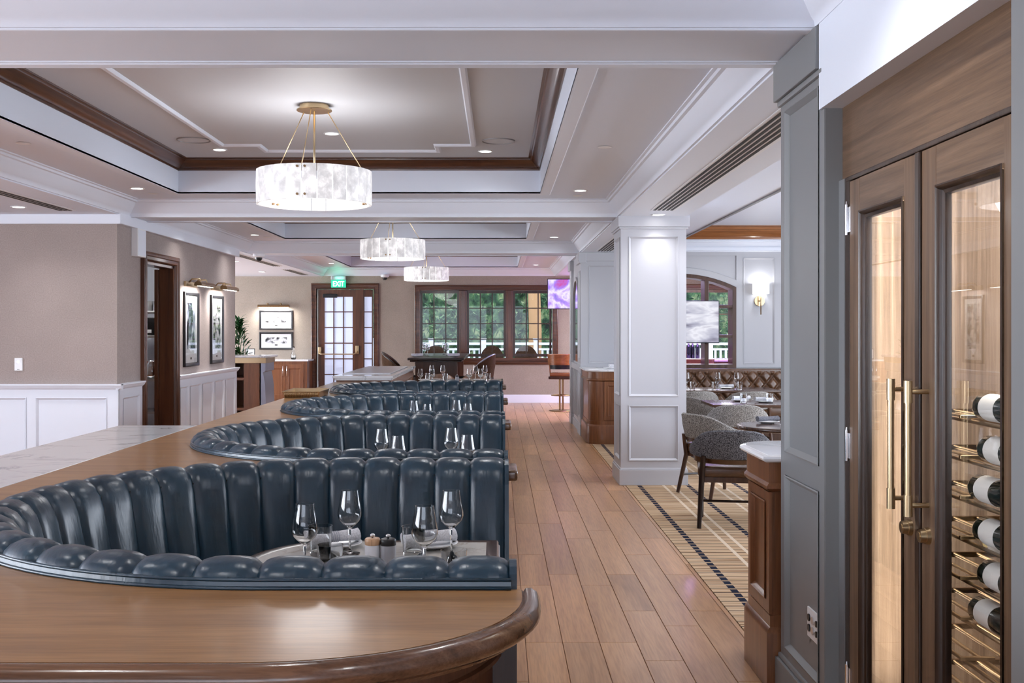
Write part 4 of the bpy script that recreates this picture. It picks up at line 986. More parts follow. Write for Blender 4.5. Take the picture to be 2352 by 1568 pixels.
# ================================================================== ROUNDED SERVICE CABINETS
def rounded(x0, x1, y0, y1, r, corner, n=10):
    if corner == 'far':
        return [(x0, y0), (x1, y0), (x1, y1)] + [(x0 + r - r*math.sin(PI/2*k/n), y1 - r + r*math.cos(PI/2*k/n)) for k in range(n+1)]
    return [(x0 + r - r*math.cos(PI/2*k/n), y0 + r - r*math.sin(PI/2*k/n)) for k in range(n+1)] + [(x1, y0), (x1, y1), (x0, y1)]
def service_cabinet(x0, x1, y0, y1, r, corner, label, pan):
    t = thing('service_cabinet', label, 'cabinet', (0, 0, .0031), 0, 'rounded service cabinets')
    P = rounded(x0, x1, y0, y1, r, corner)
    MB().sweep(P, [(.03,0),(-.012,0),(-.012,.235),(-.006,.25),(.006,.262),(.006,.31),(.03,.32)], True).build('plinth', M['cabwood'], t, 30)
    b = MB().sweep(P, [(.012,.25),(.012,.845),(.0,.85),(-.012,.862),(-.012,.872),(0,.885),(.0,.975),(.02,.975)], True)
    b.build('body', M['cabwood'], t, 30)
    f = MB(); mp = PX(x0+.014)
    for h in pan:
        panels(f, mp if h[0] == 'x' else PY(y0+.014), h[1], [h[2]], .014)
    f.build('panel_frame', M['cabwood'], t)
    TP = rounded(x0-.0, x1, y0, y1, r, corner)
    MB().sweep(TP, [(.2,.975),(-.012,.975),(-.022,.979),(-.030,.985),(-.034,.993),(-.031,1.001),(-.022,1.005),(-.010,1.0055),(.0,1.006)], True).prism(TP, 1.0, 1.006).build('marble_top', M['marble'], t, 30)
service_cabinet(1.168, 1.93, 4.70, 5.30, .20, 'far', 'rounded cherry-wood cabinet with white marble top behind the slate grey pillar', [('x', (4.70, 5.09, .32, .845), (4.76, 5.03, .37, .80))])
service_cabinet(1.215, 1.95, 14.72, 15.84, .20, 'near', 'rounded cherry-wood cabinet with marble top beyond the white column', [('y', (1.43, 1.9, .32, .845), (1.47, 1.86, .37, .80))])
put('plate', pl_me, 'white plate on the marble of the cabinet beyond the white column', 'plate', (1.60, 15.0, 1.0105), 0, 'dinner plates').scale = (1.6, 1.6, 1.2)
napkin(1.62, 15.0, .2, 'rolled napkin on the marble-topped cabinet beyond the white column', 1.037)

# ================================================================== DINING ROOM ON THE RIGHT
def tub_chair_meshes(shellm):
    n = 26; a, b = .295, .285
    def ring(off, zlo, zhi, th):
        vs_ = []
        for i in range(n+1):
            ph = math.radians(8 - 196*i/n); s = max(0., -math.sin(ph)); s = s*s*(3-2*s)
            zl = zlo(s); zh = zhi(s); x, y = math.cos(ph), math.sin(ph)
            ax_, bx_ = a + off, b + off; tilt = .05*s
            for (d, z) in ((0, zl), (th*.2, zl-.008), (th, zl), (th+.006, (zl+zh)/2), (th, zh-.012), (th*.55, zh), (0, zh-.012)):
                k = (z - zl)/max(zh-zl, .01)
                vs_.append(((ax_+d)*x, (bx_+d)*y - tilt*k, z))
        m = 7
        fs_ = [(i*m+k, (i+1)*m+k, (i+1)*m+(k+1) % m, i*m+(k+1) % m) for i in range(n) for k in range(m)] + [tuple(range(m)), tuple(range(n*m, n*m+m))]
        return MB().add(vs_, fs_)
    outer = ring(0, lambda s: .56-.02*s, lambda s: .625+.145*s, .035).mesh('back_shell', 50)
    inner = ring(-.036, lambda s: .50, lambda s: .617+.145*s, .036).mesh('back_pad', 50)
    seat = MB().bbox(-.265, .265, -.22, .29, .385, .475, .035, 4).mesh('seat', True)
    rail = MB().bbox(-.245, .245, -.21, .25, .345, .39, .006).mesh('seat_frame', 0)
    legs = [MB().tube([(s*.235, .235, 0), (s*.235, .225, .35), (s*.27, .16, .60)] if q else [(s*.255, -.30, 0), (s*.235, -.215, .36), (s*.22, -.255, .56)], [.017, .023, .02], 8).mesh('leg', 40) for s in (-1, 1) for q in (0, 1)]
    st_ = MB().tube([(-.235, .23, .17), (-.245, -.26, .17)], .011, 6).tube([(.235, .23, .17), (.245, -.26, .17)], .011, 6).tube([(-.24, 0, .17), (.24, 0, .17)], .011, 6).mesh('stretcher', 40)
    return outer, inner, seat, rail, legs, st_
TC = tub_chair_meshes(None)
def tub_chair(x, y, rz, label, shellm='tweed2'):
    t = thing('tub_chair', label, 'chair', (x, y, .0055), rz, 'tweed and leather tub chairs')
    o, i, s, r, lg, st_ = TC
    obj('back_shell', o.copy(), M[shellm], t); obj('back_pad', i.copy() if not i.materials else i, M['brownlea'], t); obj('seat', s.copy() if not s.materials else s, M['brownlea'], t)
    obj('seat_frame', r.copy() if not r.materials else r, M['chairwood'], t)
    for l in lg: obj('leg', l.copy() if not l.materials else l, M['darkwood'] if shellm == 'tweed' else M['chairwood'], t)
    obj('stretcher', st_.copy() if not st_.materials else st_, M['darkwood'], t)
    return t
def XA(px, d): return (px - VX)*d/F
tub_chair(XA(1678, 8.75), 8.72, -.18, 'charcoal tweed tub chair with brown leather seat nearest the grey pillar', 'tweed')
tub_chair(XA(1656, 10.2), 10.25, -PI/2+.45, 'tub chair turned sideways showing its brown leather inside, behind the charcoal one')
tub_chair(XA(1690, 11.6), 11.55, -.15, 'stone tweed tub chair seen from behind at the middle dining table')
tub_chair(XA(1622, 12.9), 12.9, -PI/2+.5, 'stone tweed tub chair angled right at the middle table, close to the white column')
tub_chair(XA(1704, 14.3), 14.0, 0, 'stone tweed tub chair seen from behind, facing the tufted banquette')
tub_chair(XA(1580, 14.4), 14.05, .05, 'stone tweed tub chair facing the banquette, half hidden by the white column')
def round_table(x, y, r, label, sq=False):
    t = thing('dining_table', label, 'table', (x, y, .003), 0, 'dark dining tables')
    if sq: MB().bbox(-r, r, -.40, .40, .715, .748, .01, 3).build('table_top', M['tablewood'], t, 40)
    else: MB().lathe([(0,.710),(r-.02,.710),(r-.004,.714),(r,.722),(r,.735),(r-.006,.745),(r-.03,.748),(0,.748)], 48).build('table_top', M['tablewood'], t, 40)
    MB().cyl((0,0,.03),(0,0,.71),.04,n=16).build('pedestal', M['black'], t, 40)
    MB().lathe([(0,0),(.26,0),(.26,.012),(.05,.035),(0,.035)], 32).build('base', M['black'], t, 40)
round_table(2.47, 9.15, .46, 'round dark dining table nearest the slate grey pillar')
round_table(2.82, 12.0, .52, 'dark square dining table in the middle of the carpeted room', True)
round_table(2.88, 14.75, .85, 'long dark dining table in front of the tufted banquette', True)
ZD = .752
for x, y, me, lb in ((2.30, 9.30, napg_me, 'grey rolled napkin at the back of the round dining table'), (2.42, 8.95, napg_me, 'grey rolled napkin at the front of the round dining table')):
    p = plate(x, y, lb.replace('grey rolled napkin', 'plate under the napkin'), ZD-.002); napkin(x, y, .3, lb, ZD+.0195, me, False)
cd_ = thing('table_card', 'small upright picture card on the round dining table', 'card', (2.56, 9.25, ZD)); MB().bbox(-.06,.06,-.004,.004,0,.16,.001,1).build('card', M['paper'], cd_); MB().box(-.05,.05,-.0048,-.004,.03,.14).build('picture', M['photo3'], cd_)
tumb(XA(1708,11.9), 11.9, 'tumbler left on the middle dining table', ZD-.002); tumb(XA(1765,11.9), 11.85, 'tumbler right on the middle dining table', ZD-.002)
plate(XA(1702,12.1), 12.15, 'plate left on the middle dining table', ZD-.002); plate(XA(1752,12.0), 11.95, 'plate right on the middle dining table', ZD-.002)
napkin(XA(1705,12.1), 12.15, .2, 'rolled napkin on the left plate of the middle dining table', ZD+.0195); napkin(XA(1752,12.0), 11.95, .15, 'rolled napkin on the right plate of the middle dining table', ZD+.0195)
for k, px in enumerate((1578, 1649.5, 1692)):
    wine(XA(px,14.6), 14.6, 'wine glass before the tufted banquette, %s from the column' % ('first','second','third')[k], ZD-.002)
for k, px in enumerate((1590, 1641, 1699)):
    tumb(XA(px,14.5), 14.5, 'tumbler before the tufted banquette, %s from the column' % ('first','second','third')[k], ZD-.002)
plate(XA(1668,14.7), 14.72, 'plate on the table before the tufted banquette', ZD-.002); napkin(XA(1668,14.7), 14.72, .1, 'napkin on the plate before the tufted banquette', ZD+.0195)
# tufted banquette
bq = thing('banquette', 'diamond-tufted brown leather banquette along the grey panelled wall', 'banquette', (2.0, 15.2, .003))
BW, BZ0, BZ1 = 3.35, .45, .96; SX, SZ = .19, .115
nx, nz = 300, 44; vs_ = []; fs_ = []
btn = []
for r_ in range(5):
    for c in range(-1, 19):
        x = c*SX + (SX/2 if r_ % 2 else 0) + .05; z = .88 - r_*SZ
        if 0 < x < BW and z > BZ0: btn.append((x, z))
def tuft(x, z):
    u = (x-.05)/SX; v = (.88-z)/SZ
    p = u + v/2; q = u - v/2
    fp = abs(p - round(p)); fq = abs(q - round(q))
    h = (min(1, fp/.22)**.6)*(min(1, fq/.22)**.6)
    return h
for j in range(nz+1):
    for i in range(nx+1):
        x = BW*i/nx; z = BZ0 + (BZ1-BZ0)*j/nz
        edge = min(1, (BZ1-z)/.04)**.5 if z < BZ1 else 0
        y = .50 + .04*(BZ1-z)*0 + .03 - .055*tuft(x, z)*(.35+.65*edge) - .10*(BZ1-z)/(BZ1-BZ0)*.6
        vs_.append((x, y, z))
for j in range(nz):
    for i in range(nx): fs_.append((j*(nx+1)+i, j*(nx+1)+i+1, (j+1)*(nx+1)+i+1, (j+1)*(nx+1)+i))
MB().add(vs_, fs_).build('tufted_back', M['brownlea'], bq, True)
MB().bbox(0, BW, .50, .66, .90, .985, .02, 3).bbox(0, BW, .58, .68, 0, .95, .01).build('top_roll', M['brownlea'], bq, 50)
MB().bbox(0, BW, -.02, .52, .33, .46, .03, 3).build('seat', M['brownlea'], bq, 50)
MB().box(0, BW, .03, .60, 0, .33).build('base', M['chairwood'], bq)
bme = MB().lathe([(0,-.006),(.006,-.005),(.010,0),(0,.002)], 10).mesh('button', True); bme.materials.append(M['brownlea'])
for x, z in btn:
    o = obj('button', bme, None, bq, (x, .525 - .06*(BZ1-z)/(BZ1-BZ0), z)); o.rotation_euler = (-PI/2, 0, 0)
# television in front of the arch
def television(x0, x1, y, z0, z1, scr, label, hang):
    t = thing('television', label, 'television', ((x0+x1)/2, y, z0)); w, h = (x1-x0)/2, z1-z0
    MB().bbox(-w, w, 0, .05, 0, h, .006).build('housing', M['black'], t)
    MB().box(-w+.012, w-.012, -.004, .0, .014, h-.012).build('screen', M[scr], t)
    if hang: MB().box(-.03, .03, .05, .09, h*.4, (ZS if y < 20 else 2.745) - z0).box(-.12, .12, .045, .08, h*.3, h*.7).build('bracket', M['black'], t)
    else: MB().box(-.10, .10, .05, .135, h*.35, h*.65).build('bracket', M['black'], t)
television(XA(1500,15.75), XA(1652,15.75), 15.74, 1.55-(788-757)*15.75/F, 1.55+(757-690)*15.75/F, 'tv2', 'flat television with a blurred grey picture hung in front of the arched window', False)
television(XA(1257,19.5), XA(1257,19.5)+1.0, 19.5, 1.55+(757-710)*19.5/F, 1.55+(757-640)*19.5/F, 'tv1', 'flat television with a purple picture hanging right of the window', True)
# bar seen through the arch
light('AREA', 'bar_purple_light', (3.2, 17.4, 2.60), 150, (.50,.26,1.0), (0,0,0), 2.2, 1.6)
light('AREA', 'bar_led_cove', (1.60, 20.9, 2.55), 8, (.55,.25,1.0), (0, PI*.36, 0), .3, 3.4)
light('AREA', 'bar_white_light', (3.6, 20.6, 2.60), 220, (.92,.93,1.0), (0,0,0), 2.6, 2.6)
struct(MB().box(5.2, 5.35, 16.05, YW, 0, 2.9).build('wall_bar', M['wallgrey']))
struct(MB().box(1.25, 5.35, 16.05, YW, 2.74, 2.80).build('ceiling_bar', M['ceil']))
bc = thing('bar_counter', 'wooden bar counter with pale top seen through the arched window', 'bar', (3.3, 18.4, 0))
MB().bbox(-1.2, 1.2, -.35, .35, 1.02, 1.06, .008).build('counter_top', M['marble'], bc); MB().box(-1.15, 1.15, -.25, .3, 0, 1.02).build('counter_front', M['cabwood'], bc)
bs_me = MB().lathe([(0,0),(.036,0),(.038,.004),(.038,.19),(.030,.215),(.014,.24),(.013,.29),(.0145,.30),(0,.302)], 18).mesh('bottle_body', 50)
for k in range(7):
    t = thing('bar_bottle', 'dark bottle on the bar behind the arched window, number %s from the left' % ('one','two','three','four','five','six','seven')[k], 'bottle', (2.90 + .075*k, 18.32 + .05*(k % 2), 1.062), 0, 'bottles on the bar')
    obj('bottle_body', bs_me.copy(), M['bottleglass'] if k != 3 else M['red'], t); obj('capsule', cap_me.copy(), M['steel'], t)
television(3.05, 3.45, 20.3, 1.32, 1.58, 'tv3', 'small blue screen at the back of the bar seen through the arch', True)
def bar_stool(x, y, rz, label):
    t = thing('bar_stool', label, 'bar stool', (x, y, 0), rz, 'bar stools')
    MB().lathe([(0,0),(.23,0),(.235,.006),(.23,.016),(.05,.026),(0,.026)], 36).build('base', M['darkbrass'], t, 40)
    MB().cyl((-.03,0,.02),(-.03,0,.62),.018,n=12).cyl((.03,0,.02),(.03,0,.62),.018,n=12).build('post', M['darkbrass'], t, 40)
    MB().tube([(.19*math.cos(2*PI*k/28), .19*math.sin(2*PI*k/28), .30) for k in range(28)], .011, 8, True).tube([(-.19,0,.30),(.19,0,.30)], .009, 8).build('footrest', M['darkbrass'], t, True)
    MB().bbox(-.22,.22,-.20,.22,.61,.665,.012).build('seat_frame', M['chairwood'], t)
    MB().bbox(-.20,.20,-.18,.20,.66,.735,.03,4).build('seat', M['stoolwood'], t, True)
    n = 14; vs_ = []
    for i in range(n+1):
        a = math.radians(-155 + 130*i/n)
        for r_, z in ((.235,.88),(.265,.88),(.28,1.08),(.25,1.09)): vs_.append((r_*math.cos(a), r_*math.sin(a)+.02, z))
    MB().add(vs_, [(i*4+k, (i+1)*4+k, (i+1)*4+(k+1) % 4, i*4+(k+1) % 4) for i in range(n) for k in range(4)] + [(0,1,2,3), (n*4,n*4+1,n*4+2,n*4+3)]).build('backrest', M['stoolwood'], t, 50)
    vs_ = []
    for i in range(n+1):
        a = math.radians(-150 + 120*i/n)
        for r_, z in ((.215,.80),(.240,.80),(.250,1.02),(.230,1.02)): vs_.append((r_*math.cos(a), r_*math.sin(a)+.02, z))
    MB().add(vs_, [(i*4+k, (i+1)*4+k, (i+1)*4+(k+1) % 4, i*4+(k+1) % 4) for i in range(n) for k in range(4)] + [(0,1,2,3), (n*4,n*4+1,n*4+2,n*4+3)]).build('back_pad', M['black'], t, 50)
    for s in (-1, 1): MB().cyl((s*.19,-.12,.64),(s*.215,-.10,.95),.013,n=8).build('back_post', M['stoolwood'], t, True)
bar_stool(1.20, 20.8, -.2, 'brass-based bar stool with amber wooden back below the purple television')
bar_stool(2.62, 17.55, 0, 'wooden-backed bar stool seen through the arched window, left one')
bar_stool(3.22, 17.6, 0, 'wooden-backed bar stool seen through the arched window, right one')

# ================================================================== FAR DINING AREA
ft = thing('dining_table', 'pale long dining table set with glasses beyond the farthest booth', 'table', (-.57, 16.8, 0), 0)
MB().bbox(-.64, .64, -1.1, .95, .715, .75, .01, 3).build('table_top', M['tmarble'], ft, 40); MB().bbox(.61, .645, -1.1, .96, .712, .752, .008).bbox(-.645, -.61, -1.1, .96, .712, .752, .008).build('wood_edge', M['tablewood'], ft, 40)
for y in (-.6, .5): MB().cyl((0, y, .03), (0, y, .715), .05, n=14).bbox(-.25, .25, y-.2, y+.2, 0, .03, .008).build('pedestal', M['black'], ft, 40)
FG = ((965.5,15.9),(991.5,17.5),(993,15.9),(1016.7,17.5),(1078,15.9),(1092,17.5),(1104,16.0),(1114,17.5))
for k, (px, d) in enumerate(FG): wine(XA(px, d), d, 'wine glass on the far pale table, %s of eight from the left' % ('first','second','third','fourth','fifth','sixth','seventh','eighth')[k], .75)
for k, (px, d) in enumerate(((982,17.4),(1023,17.2),(1121,17.3))): tumb(XA(px, d), d, 'tumbler on the far pale table, %s of three from the left' % ('first','second','third')[k], .75)
mill(XA(1050,16.9), 16.9, M['black'], M['millgrey'], 'dark mill in the middle of the far pale table', .75)
for k, (px, d) in enumerate(((975,17.2),(1000,17.3),(1068,17.3),(1100,17.2))):
    plate(XA(px,d), d, 'plate on the far pale table, %s of four from the left' % ('first','second','third','fourth')[k], .75)
def simple_chair(x, y, rz, label, shellm, seatm, zt=.80, zs=.46, w=.25, rim=None, zb=.50):
    t = thing('curved_chair', label, 'chair', (x, y, 0), rz); n = 16; vs_ = []
    for i in range(n+1):
        ph = math.radians(-5 - 170*i/n); s = max(0, -math.sin(ph)); zh = zb + .1 + (zt-zb-.1)*(s**.7)
        cx, sy = math.cos(ph), math.sin(ph)
        for d, z in ((0, zb), (.03, zb), (.045, (zb+zh)/2), (.035, zh), (.0, zh)): vs_.append(((w+d)*cx, (w+d)*sy - .04*s*(z-zb)/(zt-zb), z))
    MB().add(vs_, [(i*5+k, (i+1)*5+k, (i+1)*5+(k+1) % 5, i*5+(k+1) % 5) for i in range(n) for k in range(5)] + [tuple(range(5)), tuple(range(n*5, n*5+5))]).build('backrest', shellm, t, 50)
    if rim:
        pts = []
        for i in range(n+1):
            ph = math.radians(-5 - 170*i/n); s = max(0, -math.sin(ph)); zh = zb + .1 + (zt-zb-.1)*(s**.7)
            pts.append(((w+.018)*math.cos(ph), (w+.018)*math.sin(ph) - .04*s, zh))
        MB().tube(pts, .016, 8).build('top_rim', rim, t, True)
    MB().bbox(-w+.01, w-.01, -w+.03, w, zs-.09, zs, .025, 3).build('seat', seatm, t, 50)
    for sx_ in (-1, 1):
        for sy_ in (-1, 1):
            top = zs-.05 if sy_ > 0 else zb+.08
            MB().cyl((sx_*(w-.01), sy_*(w-.02), 0), (sx_*(w-.03), sy_*(w-.04), top), .016, .02, 8).build('leg', M['darkwood'], t, 40)
    return t
simple_chair(XA(1012,18.3), 18.25, PI, 'tan leather chair at the far end of the pale table, left one', M['tanlea'], M['tanlea'], .80, w=.23)
simple_chair(XA(1093,18.3), 18.25, PI, 'tan leather chair at the far end of the pale table, right one', M['tanlea'], M['tanlea'], .80, w=.24)
simple_chair(-.93, 15.35, 0, 'cream-rimmed chair at the near end of the pale table', M['tanlea'], M['tanlea'], .84, rim=M['paper'])
# high table by the window
ht = thing('high_table', 'dark wooden high table in front of the garden window', 'table', (-1.07, 20.4, 0))
MB().bbox(-.48, .48, -1.9, 1.9, 1.03, 1.07, .012, 3).bbox(-.44, .44, -1.86, 1.86, 1.0, 1.03, .006).build('table_top', M['darkwood'], ht, 40)
for y in (-1.7, 1.6):
    MB().box(-.36, .36, y, y+.10, .06, 1.0).box(-.40, .40, y-.03, y+.13, 0, .06).build('leg_panel', M['chairwood'], ht)
MB().box(-.06, .06, -1.6, 1.6, .35, .45).build('stretcher', M['chairwood'], ht)
ZH = 1.07
for k, (px, d) in enumerate(((975,20.6),(982,19.6),(1020,20.8),(1026,19.9))): wine(XA(px,d), d, 'wine glass on the dark high table, %s of four from the left' % ('first','second','third','fourth')[k], ZH)
for k, (px, d, lb) in enumerate(((958,19.2,'left'),(1042,19.2,'right'))):
    plate(XA(px,d), d, 'plate near the %s edge of the dark high table' % lb, ZH); napkin(XA(px,d), d, .2, 'napkin near the %s edge of the dark high table' % lb, ZH+.0215)
def high_chair(x, y, rz, label, rim): simple_chair(x, y, rz, label, M['wicker'], M['black'], 1.12, .74, .26, rim, .72)
high_chair(XA(921,19.3), 19.3, -PI/2, 'dark wicker high chair on the left of the high table', M['darkwood'])
high_chair(XA(917,20.6), 20.6, -PI/2, 'dark wicker high chair on the left of the high table, farther back', M['darkwood'])
high_chair(-.38, 19.05, PI/2-.25, 'dark wicker high chair with steel rim on the right of the high table', M['bluegrey'])

# ================================================================== HOST STAND, SIDEBOARD, PLANT
hs_ = thing('host_stand', 'wooden host stand with brass band and marble top beyond the picture wall', 'host stand', (-3.78, 16.9, 0))
MB().bbox(-.42, .28, -.36, .36, 1.125, 1.155, .006).build('marble_top', M['marble'], hs_)
MB().bbox(-.40, .24, -.34, .34, 1.04, 1.125, .004).build('brass_band', M['brass'], hs_)
MB().box(-.10, .16, -.32, -.24, 0, 1.04).box(-.40, -.36, -.32, .32, 0, 1.04).box(-.38, .16, .26, .32, 0, 1.04).box(-.38, .0, -.30, .28, .32, .36).box(-.38, .0, -.30, .28, .78, .82).build('cabinet', M['cabwood'], hs_)
cv = MB(); pts = [(.16, .0), (.20, .25), (.215, .55), (.20, .80), (.16, .90), (.16, 1.04), (.26, 1.04), (.26, .92)]
cv.prism([(.14,0),(.20,0),(.225,.2),(.235,.45),(.225,.70),(.20,.86),(.19,.90),(.23,.92),(.23,1.04),(.14,1.04)], -.32, .32, lambda a,b,h: (a, h, b)); cv.build('curved_panel', M['bluegrey'], hs_, 30)
sb_ = thing('sideboard', 'cherry-wood sideboard with white marble top below the stacked pictures', 'sideboard', (-4.43, 22.73, 0))
MB().bbox(-1.2, .52, -.36, .33, .90, .935, .006).build('marble_top', M['marble'], sb_)
MB().box(-1.17, .49, -.32, .33, .08, .90).box(-1.15, .47, -.28, .33, 0, .08).build('body', M['cabwood'], sb_)
for k, (a, b) in enumerate(((-.34, .035), (.045, .42), (-1.1, -.73), (-.72, -.36))):
    dd = MB(); panels(dd, PY(-.322), (a, b, .12, .84), [(a+.06, b-.06, .20, .76)], .016); dd.box(a, b, -.326, -.32, .12, .84); do = dd.build('cabinet_door', M['cabwood'], sb_)
    hx = b-.035 if k % 2 == 0 else a+.035
    MB().tube([(hx, -.34, .60), (hx, -.37, .60), (hx, -.37, .80), (hx, -.34, .80)], .008, 8).build('handle', M['chrome'], do, True)
pc = thing('potted_plant', 'leafy dark green potted plant behind the host stand', 'plant', (XA(548,18.2), 18.2, 0))
MB().lathe([(0,0),(.14,0),(.17,.30),(.18,.34),(.165,.34),(.15,.30),(0,.30)], 24).build('pot', M['black'], pc, 40)
MB().lathe([(0,.305),(.152,.305)], 20).build('soil', M['soil'], pc)
for k in range(4): MB().tube([(.03*math.cos(k*1.6), .03*math.sin(k*1.6), .30), (.07*math.cos(k*1.6), .07*math.sin(k*1.6), .9), (.10*math.cos(k*1.9), .10*math.sin(k*1.9), 1.55)], [.012,.009,.005], 6).build('stem', M['leafg'], pc, True)
lf = MB(); vs_ = []
for i, (t_, w_, z_) in enumerate(((0,.004,0),(.05,.018,.022),(.10,.026,.035),(.15,.022,.036),(.19,.011,.026),(.21,.001,.016))):
    vs_ += [(t_, -w_, z_-.004), (t_, 0, z_), (t_, w_, z_-.004)]
lf.add(vs_, [(i*3+k, (i+1)*3+k, (i+1)*3+k+1, i*3+k+1) for i in range(5) for k in range(2)]); lf_me = lf.mesh('leaf', True); lf_me.materials.append(M['leafg'])
for k in range(240):
    z = .70 + 1.0*random.random(); a = random.random()*2*PI; rr = (.05 + .17*random.random())*(1.75 - z)/.95
    o = obj('leaf', lf_me, None, pc, (rr*math.cos(a), rr*math.sin(a), z)); o.rotation_euler = (random.uniform(-.4,.4), random.uniform(-1.1,-.1), a + random.uniform(-.5,.5)); sscale = random.uniform(.55, .85); o.scale = (sscale,)*3
cf = thing('certificate', 'small framed certificate on the sideboard beside the plant', 'certificate', (XA(575,22.7)-.02, 22.78, .936))
MB().sweep(rect(-.10,.10,.0,.22), [(0,0),(0,.015),(.014,.015),(.014,0)], True, PY(0)).build('frame', M['black'], cf); MB().prism(rect(-.095,.095,.005,.215), .002, .006, PY(0)).build('sheet', M['paper'], cf)
carafe_t = thing('carafe', 'clear glass carafe standing on the sideboard', 'carafe', (XA(674,22.6), 22.6, .936)); MB().lathe([(0,0),(.05,0),(.055,.02),(.05,.10),(.022,.17),(.02,.23),(.03,.26),(.028,.26),(.018,.23),(.02,.17),(.047,.10),(.05,.02),(0,.01)], 24).build('vessel', M['glass'], carafe_t, True)
# white wall speaker and thermostat
wsb = thing('wall_speaker', 'white box speaker on the left wall above the dark doorway', 'speaker', (XW, 11.24, 2.30)); MB().bbox(0, .07, -.13, .13, 0, .29, .006).build('housing', M['plastic'], wsb); MB().box(.07, .073, -.115, .115, .015, .275).build('grille', M['white'], wsb)
th = thing('wall_control', 'small white wall control panel on the beige wall at the left', 'wall control', (XA(44,10.7), 10.7, 1.21)); MB().bbox(-.038, .038, -.02, 0, -.062, .062, .004).build('plate', M['plastic'], th)
MB().box(-.013, .013, -.0215, -.019, .012, .038).build('display', M['bluegrey'], th); MB().box(-.012, .012, -.021, -.0195, -.052, -.047).build('marking', M['pilgrey'], th)

# ================================================================== STORE ROOM BEHIND THE DARK DOORWAY
struct(MB().box(-6.2, -3.9, 14.4, 14.5, 0, 2.68).box(-6.2, -6.1, 10.84, 14.5, 0, 2.68).build('wall_store', M['white']))
sh_ = thing('store_shelf', 'steel storage shelf seen through the narrow dark doorway', 'shelf', (-4.5, 13.55, 0))
for z in (.55, .95, 1.48, 1.78): MB().bbox(-.5, .5, -.22, .22, z-.03, z, .004).build('shelf_board', M['steel'], sh_)
for x in (-.48, .48):
    for y in (-.2, .2): MB().cyl((x, y, 0), (x, y, 2.1), .014, n=8).build('upright', M['steel'], sh_, True)
cupm = MB().lathe([(0,0),(.035,0),(.045,.12),(.043,.12),(.033,.006),(0,.006)], 18).mesh('plastic_cup', 50); cupm.materials.append(M['clearplastic'])
for k, x in enumerate((-4.50,-4.40,-4.30,-4.20)): put('plastic_cup', cupm, 'clear plastic cup on the top shelf of the store room, %s from the left' % ('first','second','third','fourth')[k], 'cup', (x, 13.42, 1.781), 0, 'plastic cups on the store shelf')
bx_ = thing('machine_box', 'black appliance on the middle shelf of the store room', 'appliance', (-4.32, 13.5, 1.481)); MB().bbox(-.14,.14,-.14,.14,0,.22,.01).build('housing', M['black'], bx_); MB().box(-.06,.06,-.143,-.14,.03,.07).build('label_plate', M['paper'], bx_)
kt = thing('steel_jug', 'shiny steel jug below the red packet in the store room', 'jug', (-4.28, 13.45, .951)); MB().lathe([(0,0),(.09,0),(.11,.05),(.10,.16),(.07,.20),(.075,.22),(0,.22)], 24).build('vessel', M['chrome'], kt, True); MB().tube([(.09,0,.05),(.15,0,.08),(.15,0,.15),(.08,0,.18)], .01, 8).build('handle', M['chrome'], kt, True)
rp = thing('red_packet', 'crumpled red packet standing on the steel jug shelf', 'packet', (-4.47, 13.36, .951)); MB().bbox(-.07,.07,-.03,.03,0,.30,.02,3).build('wrapper', M['red'], rp, 50)
light('POINT', 'store_light', (-4.6, 12.6, 2.5), 18, (1,.97,.93), size=.1)

# ================================================================== OUTSIDE THE WINDOWS
gr = struct(MB().box(-14, 14, YW+.2, 36, -.2, -.05).build('ground', M['ground']))
hv = []; hf = []
for i in range(15000):
    x = random.uniform(-7, 9); z = random.uniform(.2, 5.2); y = 30.2 + .9*math.sin(x*1.3+z*.8)*.5 + random.uniform(-.7, .7)
    a = random.uniform(0, 2*PI); b = random.uniform(-1.2, 1.2); s = random.uniform(.05, .13)
    d = Vector((math.cos(a)*math.cos(b), math.sin(a)*math.cos(b), math.sin(b)-.35)); e = d.orthogonal().normalized()*s*.3; p = Vector((x, y, z)); n0 = len(hv)
    hv += [tuple(p-e), tuple(p+e), tuple(p+d*s*2)]; hf.append((n0, n0+1, n0+2))
hb = MB().add(hv, hf)
for x in range(-7, 9): hb.lathe([(0,0),(.75,.2),(.9,2.2),(.8,4.2),(.4,5.0),(0,5.2)], 12, (x+.4*((x*3) % 2), 31.2, 0))
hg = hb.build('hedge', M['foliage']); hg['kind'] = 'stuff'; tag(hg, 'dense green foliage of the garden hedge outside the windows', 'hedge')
tag(MB().tube([(.95, 29.0, -.05), (.98, 29.0, 1.5), (.93, 29.05, 3.2), (1.0, 29.1, 5.0)], [.20, .17, .16, .13], 14).build('tree_trunk', M['brick'], None, True), 'pale ochre tree trunk outside the right-hand sash', 'tree')
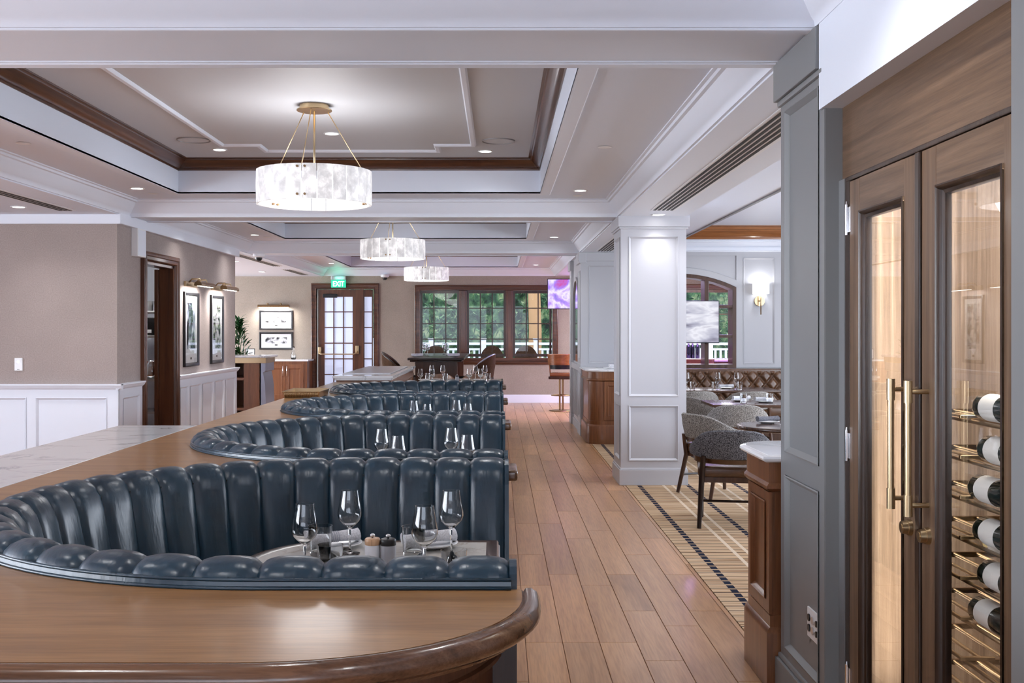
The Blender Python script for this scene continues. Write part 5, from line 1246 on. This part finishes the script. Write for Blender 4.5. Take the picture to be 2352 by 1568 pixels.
tag(MB().bbox(-1.75, -.75, 32.5, 33, -.05, 4.2, .02).bbox(-1.9, -.6, 32.3, 33.2, 4.2, 4.35, .02).build('chimney_stack', M['brick'], None), 'ochre masonry block rising behind the garden hedge', 'masonry')
rl = thing('garden_railing', 'white wooden terrace railing outside the garden window', 'railing', (0, 27.0, 0))
MB().bbox(-5, 6, -.05, .05, 1.17, 1.23, .01).build('top_rail', M['extwhite'], rl); MB().bbox(-5, 6, -.03, .03, 1.04, 1.09, .008).build('mid_rail', M['extwhite'], rl); MB().bbox(-5, 6, -.03, .03, .12, .18, .008).build('bottom_rail', M['extwhite'], rl)
pk = MB().box(-.025,.025,-.015,.015,.15,1.06).mesh('picket', 0); pk.materials.append(M['extwhite']); po = MB().bbox(-.06,.06,-.06,.06,-.05,1.30,.01).bbox(-.08,.08,-.08,.08,1.30,1.34,.01).mesh('post', 0); po.materials.append(M['extwhite'])
for i in range(70): obj('picket', pk, None, rl, (-3.2 + .13*i, 0, 0))
for x in (-3.1, -1.72, -.42, .88, 2.18, 3.5, 5.2): obj('post', po, None, rl, (x+.05, 0, 0))
def wicker(x, label):
    t = thing('wicker_chair', label, 'chair', (x, 24.9, -.05), PI, 'outdoor wicker chairs'); n = 14; vs_ = []
    for i in range(n+1):
        u = -1 + 2*i/n; z1 = 1.235 - .13*u*u - .08*u**4
        for dy, z in ((0,.6),(.04,.6),(.04,z1),(0,z1)): vs_.append((u*.26, -.22 - dy + .06*(u*u), z))
    MB().add(vs_, [(i*4+k, (i+1)*4+k, (i+1)*4+(k+1) % 4, i*4+(k+1) % 4) for i in range(n) for k in range(4)] + [(0,1,2,3), (n*4,n*4+1,n*4+2,n*4+3)]).build('backrest', M['wicker'], t, 50)
    MB().bbox(-.25,.25,-.22,.24,.66,.74,.03,3).build('seat', M['wicker'], t, 50)
    for a in (-.22, .22):
        for b in (-.2, .2): MB().cyl((a, b, 0), (a, b, .68), .018, n=8).build('leg', M['black'], t, True)
wicker(XA(998,24.9), 'brown wicker chair outside the left-hand sash'); wicker(XA(1130,24.9), 'brown wicker chair outside the middle sash'); wicker(XA(1209,24.9), 'brown wicker chair outside the right-hand sash')
